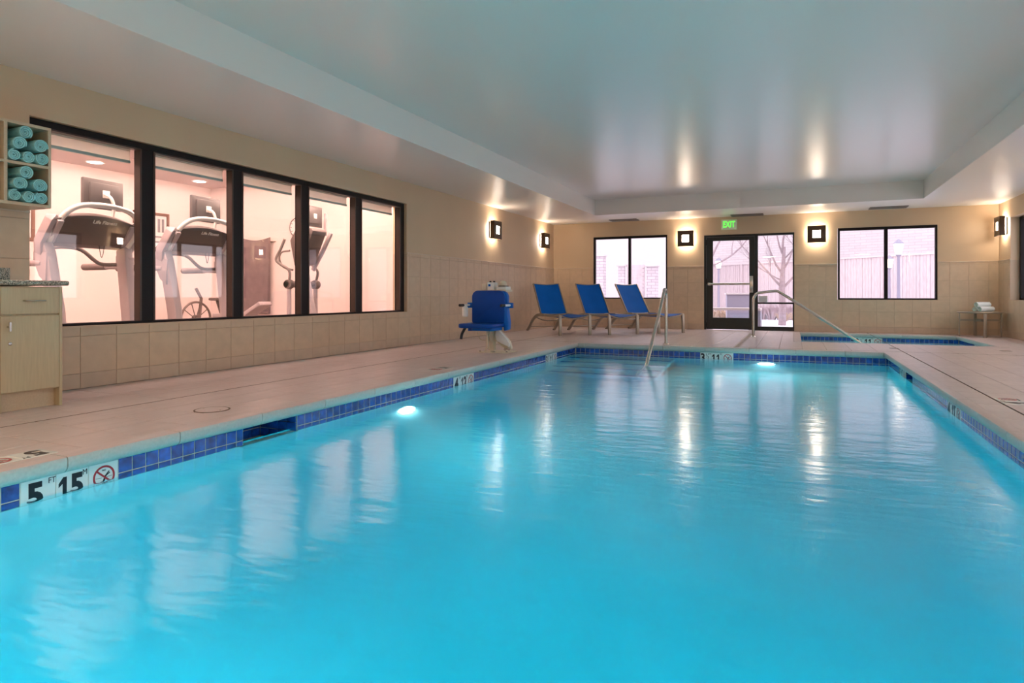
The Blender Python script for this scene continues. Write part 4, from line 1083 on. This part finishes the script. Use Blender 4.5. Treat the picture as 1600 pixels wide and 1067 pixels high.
# --- treadmills; local +x points to the window, y along the window
def monitor(parent, cx, cy, cz, w_, h_, yaw, tilt=0, front=1):
    M = Matrix.Translation((cx, cy, cz)) @ Matrix.Rotation(yaw, 4, 'Z') @ Matrix.Rotation(tilt, 4, 'Y')
    mb = MB(); mb.box((-.02, -w_ / 2, -h_ / 2), (.02, w_ / 2, h_ / 2), M=M); mb.box((.018, -w_ * .38, -h_ * .36), (.045, w_ * .38, h_ * .36), M=M)
    m_ = mb.build('monitor', TVM, parent, bevel=.008)
    mb = MB(); mb.box((.045, -.035, -.035), (.052, .035, .035), M=M); mb.build('mount_plate', WPLAS, m_, bevel=.002)
    return M
def make_treadmill():
    t = empty('treadmill')
    # z heights from the floor, uprights lean towards the runner (-x)
    for s in (-1, 1):
        y = s * .33
        up = MB(); up.tube([(.02, y, .14), (-.03, y, .60), (-.12, y + s * .02, 1.10), (-.15, y + s * .035, 1.20)], .03, prof=(.066, .042), flat=(1, 0, 0)); up.build('upright', TMG, t, bevel=.014)
        MB().tube([(-.17, s * .385, 1.12), (-.13, s * .41, 1.22), (-.02, s * .385, 1.41), (-.03, s * .36, 1.44)], .03, prof=(.045, .022), flat=(1, 0, 0)).build('console_side', TMG, t, bevel=.012)
        h2 = MB().tube([(-.14, s * .38, 1.03), (-.40, s * .40, 1.04), (-.78, s * .40, 1.04)], .028, 12).build('handrail', TMG, t)
        MB().tube([(-.46, s * .40, 1.04), (-.80, s * .40, 1.04)], .034, 12).build('grip', TMK, h2)
        MB().prism([(-.05, 1.12), (-.24, 1.14), (-.24, 1.06), (-.16, .92), (-.07, .86)], s * .34, s * .40, 'xz').build('gusset', TMG, t, bevel=.008)
    # console: wide charcoal wedge with bowed top
    n = 12; vs = []; fs = []
    for j in range(n + 1):
        v = -1 + 2 * j / n; y = v * .385; b = 1 - v * v
        for (x, z) in ((-.17, 1.205), (-.115 + .02 * b, 1.215), (.02 + .02 * b, 1.405 + .065 * b), (-.02, 1.425 + .075 * b), (-.26, 1.24 + .03 * b), (-.22, 1.19)): vs.append((x, y, z))
    for j in range(n):
        for k in range(6): a = j * 6 + k; b = j * 6 + (k + 1) % 6; fs.append((a, b, b + 6, a + 6))
    fs.append(tuple(range(6))); fs.append(tuple(reversed(range(n * 6, n * 6 + 6))))
    cs = MB().add(vs, fs).build('console', TMD, t, bevel=.006)
    M = frame_m((.030, .06, 1.415), (0, 1, 0), (.60, 0, .80)); text('lettering', 'Life Fitness', .050, M, WPLAS, cs, ext=.002, bold=.0006)
    for s in (-1, 1): MB().tube([(-.115, s * .33, 1.22), (.03, s * .33, 1.40)], .02, prof=(.012, .026)).build('console_strip', TMG, cs, bevel=.003)
    # white tubular arch in front of the console
    MB().tube(smoothpath([(-.14, -.345, 1.18), (-.05, -.335, 1.33), (.02, -.29, 1.46), (.05, -.20, 1.535), (.06, -.05, 1.565), (.06, .15, 1.562), (.05, .30, 1.525), (.03, .375, 1.44), (-.01, .385, 1.35), (-.12, .36, 1.19)], 5), .0245, 12).build('front_arch', WPLAS, t)
    MB().tube(smoothpath([(-.22, -.36, 1.10), (-.30, -.24, 1.17), (-.34, -.08, 1.20), (-.34, .08, 1.18), (-.30, .22, 1.06), (-.22, .34, 1.05)], 5), .018, 10).build('cross_grip', TMK, t)
    MB().tube(smoothpath([(.0, .02, 1.21), (.005, .03, 1.13), (.0, .045, 1.10), (-.005, .06, 1.13), (.0, .07, 1.21)], 5), .003, 6).build('safety_cord', INK, t)
    # running deck
    mb = MB(); mb.box((-1.85, -.40, .10), (.10, .40, .20)); mb.build('deck', TMD, t, bevel=.02)
    MB().box((-1.80, -.27, .195), (-.10, .27, .212)).build('belt', BLACK, t, bevel=.004)
    MB().prism([(-.12, .14), (.20, .10), (.24, .14), (.20, .24), (-.08, .30)], -.34, .34, 'xz').build('motor_cover', TMG, t, bevel=.02)
    for s in (-1, 1):
        MB().box((-1.85, s * .31 - .035, .195), (-.05, s * .31 + .035, .225)).build('side_step', TMG, t, bevel=.006)
        MB().lathe([(.035, 0), (.035, .10)], 14, (-1.7, s * .36, 0)).build('foot', BLACK, t)
        MB().lathe([(.035, 0), (.035, .12)], 14, (.05, s * .33, 0)).build('foot', BLACK, t)
    # television on a short arm
    M = monitor(t, -.16, .16, 1.70, .40, .275, R(4), 0)
    MB().tube(smoothpath([(-.10, .14, 1.70), (-.04, .16, 1.66), (-.03, .18, 1.58), (-.05, .18, 1.47)], 5), .015, 10).build('monitor_arm', WPLAS, t)
    return t
T0 = make_treadmill(); T0.location = (-5.80, 3.83, 0)
tag(T0, 'silver treadmill with screen, first behind the gym window next to the towel shelf', 'treadmill', 'treadmills in the gym')
T1 = copy_tree(T0); T1.location = (-5.80, 4.985, 0)
tag(T1, 'silver treadmill with screen, second behind the gym window', 'treadmill', 'treadmills in the gym')

# --- elliptical trainer
el = empty('elliptical_trainer', (-6.2, 6.95, 0)); tag(el, 'grey elliptical trainer with screen behind the gym window', 'exercise machine')
MB().tube([(.25, 0, .20), (.10, .0, .70), (-.02, .02, 1.20)], .05, prof=(.055, .045), flat=(1, 0, 0)).build('column', TMG, el, bevel=.012)
MB().prism([(-.02, 1.15), (.10, 1.18), (.30, 1.62), (.26, 1.66), (-.02, 1.62), (-.10, 1.50)], -.14, .14, 'xz').build('console', TMD, el, bevel=.012)
MB().tube([(.02, .18, 1.10), (.16, .22, 1.36), (.28, .25, 1.62)], .02, prof=(.026, .02), flat=(1, 0, 0)).build('console_arm', TMG, el, bevel=.006)
monitor(el, -.02, .22, 1.865, .42, .29, R(6))
MB().tube([(.06, .40, 1.92), (.07, .38, 1.60)], .016, prof=(.02, .012)).build('monitor_arm', TMG, el)
for s in (-1, 1):
    MB().tube(smoothpath([(.0, s * .34, 1.50), (-.07, s * .34, 1.37), (-.15, s * .34, 1.24), (-.10, s * .32, 1.17), (.02, s * .28, 1.08), (.0, s * .26, .92)], 5), .018, 10).build('moving_arm', TMK, el)
    MB().tube([(.0, s * .26, .95), (.0, s * .26, .50), (.02, s * .28, .25)], .030, 10).build('lower_arm', TMG, el)
    MB().tube([(.02, s * .28, .25), (-.9, s * .22, .20)], .025, 10).build('foot_beam', TMG, el)
    MB().box((-.85, s * .22 - .08, .22), (-.45, s * .22 + .08, .27)).build('pedal', TMD, el, bevel=.01)
    MB().lathe([(.06, -.04), (.07, 0), (.06, .04)], 16, (.0, s * .26, .90), 'y').build('pivot', TMD, el)
MB().tube([(-.02, -.30, .90), (-.02, .30, .90)], .045, 14).build('cross_shaft', TMD, el)
MB().tube(smoothpath([(-.10, -.14, 1.36), (-.24, -.15, 1.34), (-.30, -.12, 1.24), (-.26, -.08, 1.14), (-.12, -.06, 1.10)], 5), .014, 10).build('fixed_handle', TMK, el)
MB().prism([(-1.3, .0), (.45, 0), (.45, .14), (.30, .34), (.05, .42), (-.25, .20), (-1.3, .10)], -.14, .14, 'xz').build('drive_cover', TMG, el, bevel=.02)
# --- spin bike, its flywheel showing over the sill
bk = empty('exercise_bike', (-8.9, 7.50, 0)); tag(bk, 'exercise bike with spoked flywheel low behind the second treadmill', 'exercise machine')
n = 30; MB().lathe([(.235, -.02), (.25, -.02), (.25, .02), (.235, .02), (.225, .0)], 36, (0, 0, .37), 'x').build('hub_cover', TMG, bk).hide_render = False
for o in list(bk.children): bpy.data.objects.remove(o)
ring = [(0, .28 * math.cos(2 * PI * k / 40), .36 + .28 * math.sin(2 * PI * k / 40)) for k in range(41)]
MB().tube(ring, .018, 8, cap=False).build('flywheel_rim', TMD, bk)
for k in range(10):
    a = 2 * PI * k / 10; MB().tube([(0, 0, .36), (0, .27 * math.cos(a), .36 + .27 * math.sin(a))], .008, 6).build('spoke', TMD, bk)
MB().lathe([(.05, -.04), (.05, .04)], 16, (0, 0, .38), 'x').build('hub', TMD, bk)
MB().tube([(0, -.10, .12), (0, .62, .12)], .03, 10).build('base_beam', TMD, bk)
for y in (-.2, .65): MB().tube([(-.25, y, .04), (.25, y, .04)], .03, 10).build('foot', TMD, bk)
MB().tube([(0, .04, .16), (0, .10, .70), (0, .0, .86)], .025, 10).build('handlebar_post', TMD, bk)
MB().tube([(0, .62, .14), (0, .42, .66)], .028, 10).build('seat_post', TMD, bk)
MB().box((-.10, .32, .66), (.10, .60, .71)).build('saddle', TMD, bk, bevel=.02)
# --- low bench near the mats
bn = empty('weight_bench', (-7.9, 7.55, 0)); tag(bn, 'padded inclined bench low below the hanging mats', 'bench')
MB().prism([(-.55, .40), (.10, .42), (.45, .60), (.42, .66), (.08, .48), (-.55, .46)], -.13, .13, 'xz').build('pad', TMG, bn, bevel=.015)
for x in (-.45, .25): MB().tube([(x, -.2, .02), (x, 0, .40), (x, .2, .02)], .02, 8).build('leg', TMD, bn)
MB().tube([(-.5, 0, .36), (.3, 0, .36)], .02, 8).build('spine', TMD, bn)

# ================================================================== courtyard outside
tag(MB().box((-40, YF + .26, -.35), (45, 70, -.10)).build('courtyard_ground', SNOW, smooth=False), kind='structure')
tag(MB().box((XR + .26, -30, -.35), (45, YF + .26, -.10)).build('side_ground', SNOW, smooth=False), kind='structure')
def slab_between(name, a, b, z0, z1, th, m, lab=None, cat=None, kind=None):
    a = Vector((*a, 0)); b = Vector((*b, 0)); d = b - a; an = math.atan2(d.y, d.x)
    o = MB().box((0, 0, z0), (d.length, th, z1)).build(name, m, smooth=False); o.location = a; o.rotation_euler = (0, 0, an)
    return tag(o, lab, cat, None, kind)
# board fence
FA, FB = Vector((-4.8, 39.9, 0)), Vector((8.0, 29.2, 0)); fd = (FB - FA); fl_ = fd.length; fan = math.atan2(fd.y, fd.x)
fn = empty('board_fence', FA, fan); tag(fn, 'pale vertical board fence closing the snowy courtyard', 'fence')
mb = MB(); x = 0; rn = random.Random(2)
while x < fl_:
    mb.box((x, rn.uniform(-.01, .01), -.1), (x + .135, .03, 2.46 + rn.uniform(-.015, .015))); x += .145
o = mb.build('boards', FENCE, fn, smooth=False); o['kind'] = 'stuff'
MB().box((0, -.05, 2.44), (fl_, .06, 2.52)).build('top_rail', STUCCO, fn, smooth=False)
for k in range(7): MB().box((k * fl_ / 6 - .06, -.06, -.1), (k * fl_ / 6 + .06, .06, 2.44)).build('post', FENCE, fn, smooth=False)
slab_between('brick_building', (-9.5, 47.0), (20, 30.5), -.1, 11, 4, BRICKW, 'tall pale brick building rising behind the board fence', 'building')
slab_between('stucco_building', (-19.0, 31.0), (-5.6, 33.5), -.1, 9, 3, STUCCO, 'pale stucco building beyond the stone pillars', 'building')
# stone pillars with slatted panel
def pillar(x0, x1, y, z1, lab):
    t = empty('stone_pillar', ((x0 + x1) / 2, y, -.1)); h_ = (x1 - x0) / 2; tag(t, lab, 'pillar', 'stacked stone pillars')
    MB().box((-h_, -h_, 0), (h_, h_, z1 + .04)).build('shaft', STONE, t, smooth=False)
    MB().box((-h_ - .05, -h_ - .05, z1 + .04), (h_ + .05, h_ + .05, z1 + .12)).build('cap', STUCCO, t, bevel=.01, seg=1)
pillar(-6.77, -6.45, 23.3, 2.24, 'tall stone pillar at the left of the far left window')
pillar(-5.99, -5.77, 23.6, 1.88, 'slim stone pillar left of the slatted panel outside')
pillar(-5.03, -4.66, 24.1, 1.86, 'stone pillar right of the slatted panel outside')
t = empty('slatted_panel', (-5.40, 23.85, 0), R(26)); tag(t, 'horizontal slatted wooden screen between two stone pillars', 'screen')
for k in range(13): MB().box((-.34, -.015, .0 + k * .145), (.34, .02, .13 + k * .145)).build('slat', FENCE, t, smooth=False)
for x in (-.28, .28): MB().box((x - .03, .02, -.1), (x + .03, .07, 1.88)).build('batten', FENCE, t, smooth=False)
# lamp posts
def lamp(x, y, z, lab):
    t = empty('lamp_post', (x, y, -.1)); tag(t, lab, 'lamp post', 'courtyard lamp posts'); z += .1
    MB().lathe([(.13, 0), (.13, .06), (.07, .18), (.055, .5), (.045, z - .30), (.08, z - .26), (.10, z - .22)], 14).build('post', OUTGREY, t)
    MB().lathe([(.09, z - .22), (.15, z + .12), (.145, z + .13)], 10).build('lantern_glass', LAMPG, t)
    MB().lathe([(.19, z + .13), (.10, z + .23), (.02, z + .30)], 10).build('lantern_cap', OUTGREY, t)
lamp(3.28, 25.46, 2.36, 'lit lamp post seen in the right half of the far right window')
lamp(3.66, 31.0, 2.11, 'smaller lit lamp post beside the mullion of the far right window')
lamp(-3.43, 33.4, 2.30, 'lit lamp post seen through the glass door')
# bare tree
tr = empty('bare_tree', (-.30, 19.52, -.1)); tag(tr, 'bare leafless tree seen through the sidelight beside the door', 'tree')
MB().tube([(0, 0, 0), (.01, 0, .5), (-.01, .0, 1.05), (.02, .02, 1.5), (.05, 0, 2.2)], [.105, .09, .085, .06, .04], 10).build('trunk', BARK, tr)
rb = random.Random(5)
def branch(mb, p, d, L, r, depth):
    n = 5; pts = [Vector(p)]; dd = Vector(d).normalized()
    for i in range(n):
        dd = (dd + Vector((rb.uniform(-.22, .22), rb.uniform(-.22, .22), rb.uniform(-.02, .22)))).normalized(); pts.append(pts[-1] + dd * L / n)
    mb.tube(pts, [r * (1 - .75 * i / n) for i in range(n + 1)], 5, cap=False)
    if depth > 0:
        for k in range(5):
            q = pts[rb.randint(2, n)]; nd = (dd + Vector((rb.uniform(-.9, .9), rb.uniform(-.9, .9), rb.uniform(-.1, .6)))).normalized(); branch(mb, q, nd, L * rb.uniform(.5, .75), r * .45, depth - 1)
for (z, d, L, r) in ((1.02, (.75, .1, .75), 1.5, .055), (1.05, (-.75, -.1, .8), 1.4, .055), (1.45, (-.5, .3, 1), 1.6, .05), (1.5, (.5, -.2, 1), 1.5, .045), (2.1, (.1, 0, 1), 1.6, .05), (2.0, (-.35, -.2, 1), 1.4, .04), (1.8, (.7, .3, .8), 1.3, .035), (1.25, (-.9, .2, .35), .9, .03)):
    mb = MB(); branch(mb, (0, 0, z), d, L, r * .7, 3); mb.build('branch', BARK, tr)
tr2 = empty('bare_street_tree', (-3.2, 27.5, -.1)); tag(tr2, 'second bare tree whose twigs show at the top of the glass door', 'tree')
MB().tube([(0, 0, 0), (.05, 0, 1.2), (.1, 0, 2.6)], [.12, .1, .07], 8).build('trunk', BARK, tr2)
for (z, d, L, r) in ((2.0, (1, .1, .6), 2.4, .05), (2.3, (.8, -.1, 1), 2.4, .05), (2.4, (-.7, .2, .8), 2.2, .045), (2.5, (.2, .1, 1), 2.2, .05)):
    mb = MB(); branch(mb, (.06, 0, z), d, L, r, 3); mb.build('branch', BARK, tr2)
# utility box and bench
t = empty('utility_box', (-1.32, 18.0, -.1), R(8)); tag(t, 'grey metal utility box standing outside the glass door', 'utility box')
MB().box((-.33, -.3, .05), (.33, .3, .86)).build('housing', OUTGREY, t, bevel=.01)
MB().box((-.36, -.33, .86), (.36, .33, .90)).build('lid', STUCCO, t, bevel=.01)
MB().box((-.36, -.33, 0), (.36, .33, .05)).build('plinth', STUCCO, t)
t = empty('outdoor_bench', (-1.45, 16.15, -.1), R(-2)); tag(t, 'grey slab bench standing in front of the utility box', 'bench')
MB().box((-.75, -.22, .49), (.75, .22, .55)).build('seat', STUCCO, t, bevel=.01)
for x in (-.50, .62): MB().box((x - .13, -.18, 0), (x + .13, .18, .49)).build('pedestal', OUTGREY, t, bevel=.01)
# dry grasses and low hedge
def tufts(name, pts, h_, n, m, lab, cat, spread=.22):
    mb = MB(); rg = random.Random(len(pts) + n)
    for (x, y) in pts:
        for k in range(n):
            a = rg.uniform(0, 2 * PI); s = rg.uniform(.0, spread); q = (x + s * .4 * math.cos(a), y + s * .4 * math.sin(a), -.11); hh = h_ * rg.uniform(.6, 1.1)
            e_ = (x + s * 1.6 * math.cos(a), y + s * 1.6 * math.sin(a), -.1 + hh); md = ((q[0] * .6 + e_[0] * .4), (q[1] * .6 + e_[1] * .4), -.1 + hh * .6)
            wv = .012; mb.add([(q[0] - wv, q[1], q[2]), (q[0] + wv, q[1], q[2]), (md[0] + wv, md[1], md[2]), (md[0] - wv, md[1], md[2]), e_], [(0, 1, 2, 3), (3, 2, 4)])
    o = mb.build(name, m, smooth=False); tag(o, lab, cat, kind='stuff')
tufts('dry_grass', [(-2.9 + .35 * k, 22.5 + .2 * (k % 3)) for k in range(4)], .42, 90, GRASS, 'tawny ornamental grass behind the bench outside the door', 'grass', .3)
tufts('grass_border', [(.15 + .38 * k, 21.6 + .3 * (k % 2)) for k in range(6)] + [(-.3, 22.6)], .30, 90, GRASS, 'tawny grass border on the snow behind the bare tree', 'grass', .28)
tufts('bare_hedge', [(-1.0 + .3 * k, 23.8) for k in range(6)], .55, 120, TWIG, 'bare twiggy hedge left of the bare tree', 'hedge', .3)
tufts('snowy_tufts', [(1.6, 19.6), (3.6, 19.2), (2.9, 18.9)], .70, 60, TWIG, 'twiggy tufts showing at the sill of the far right window', 'shrub', .2)
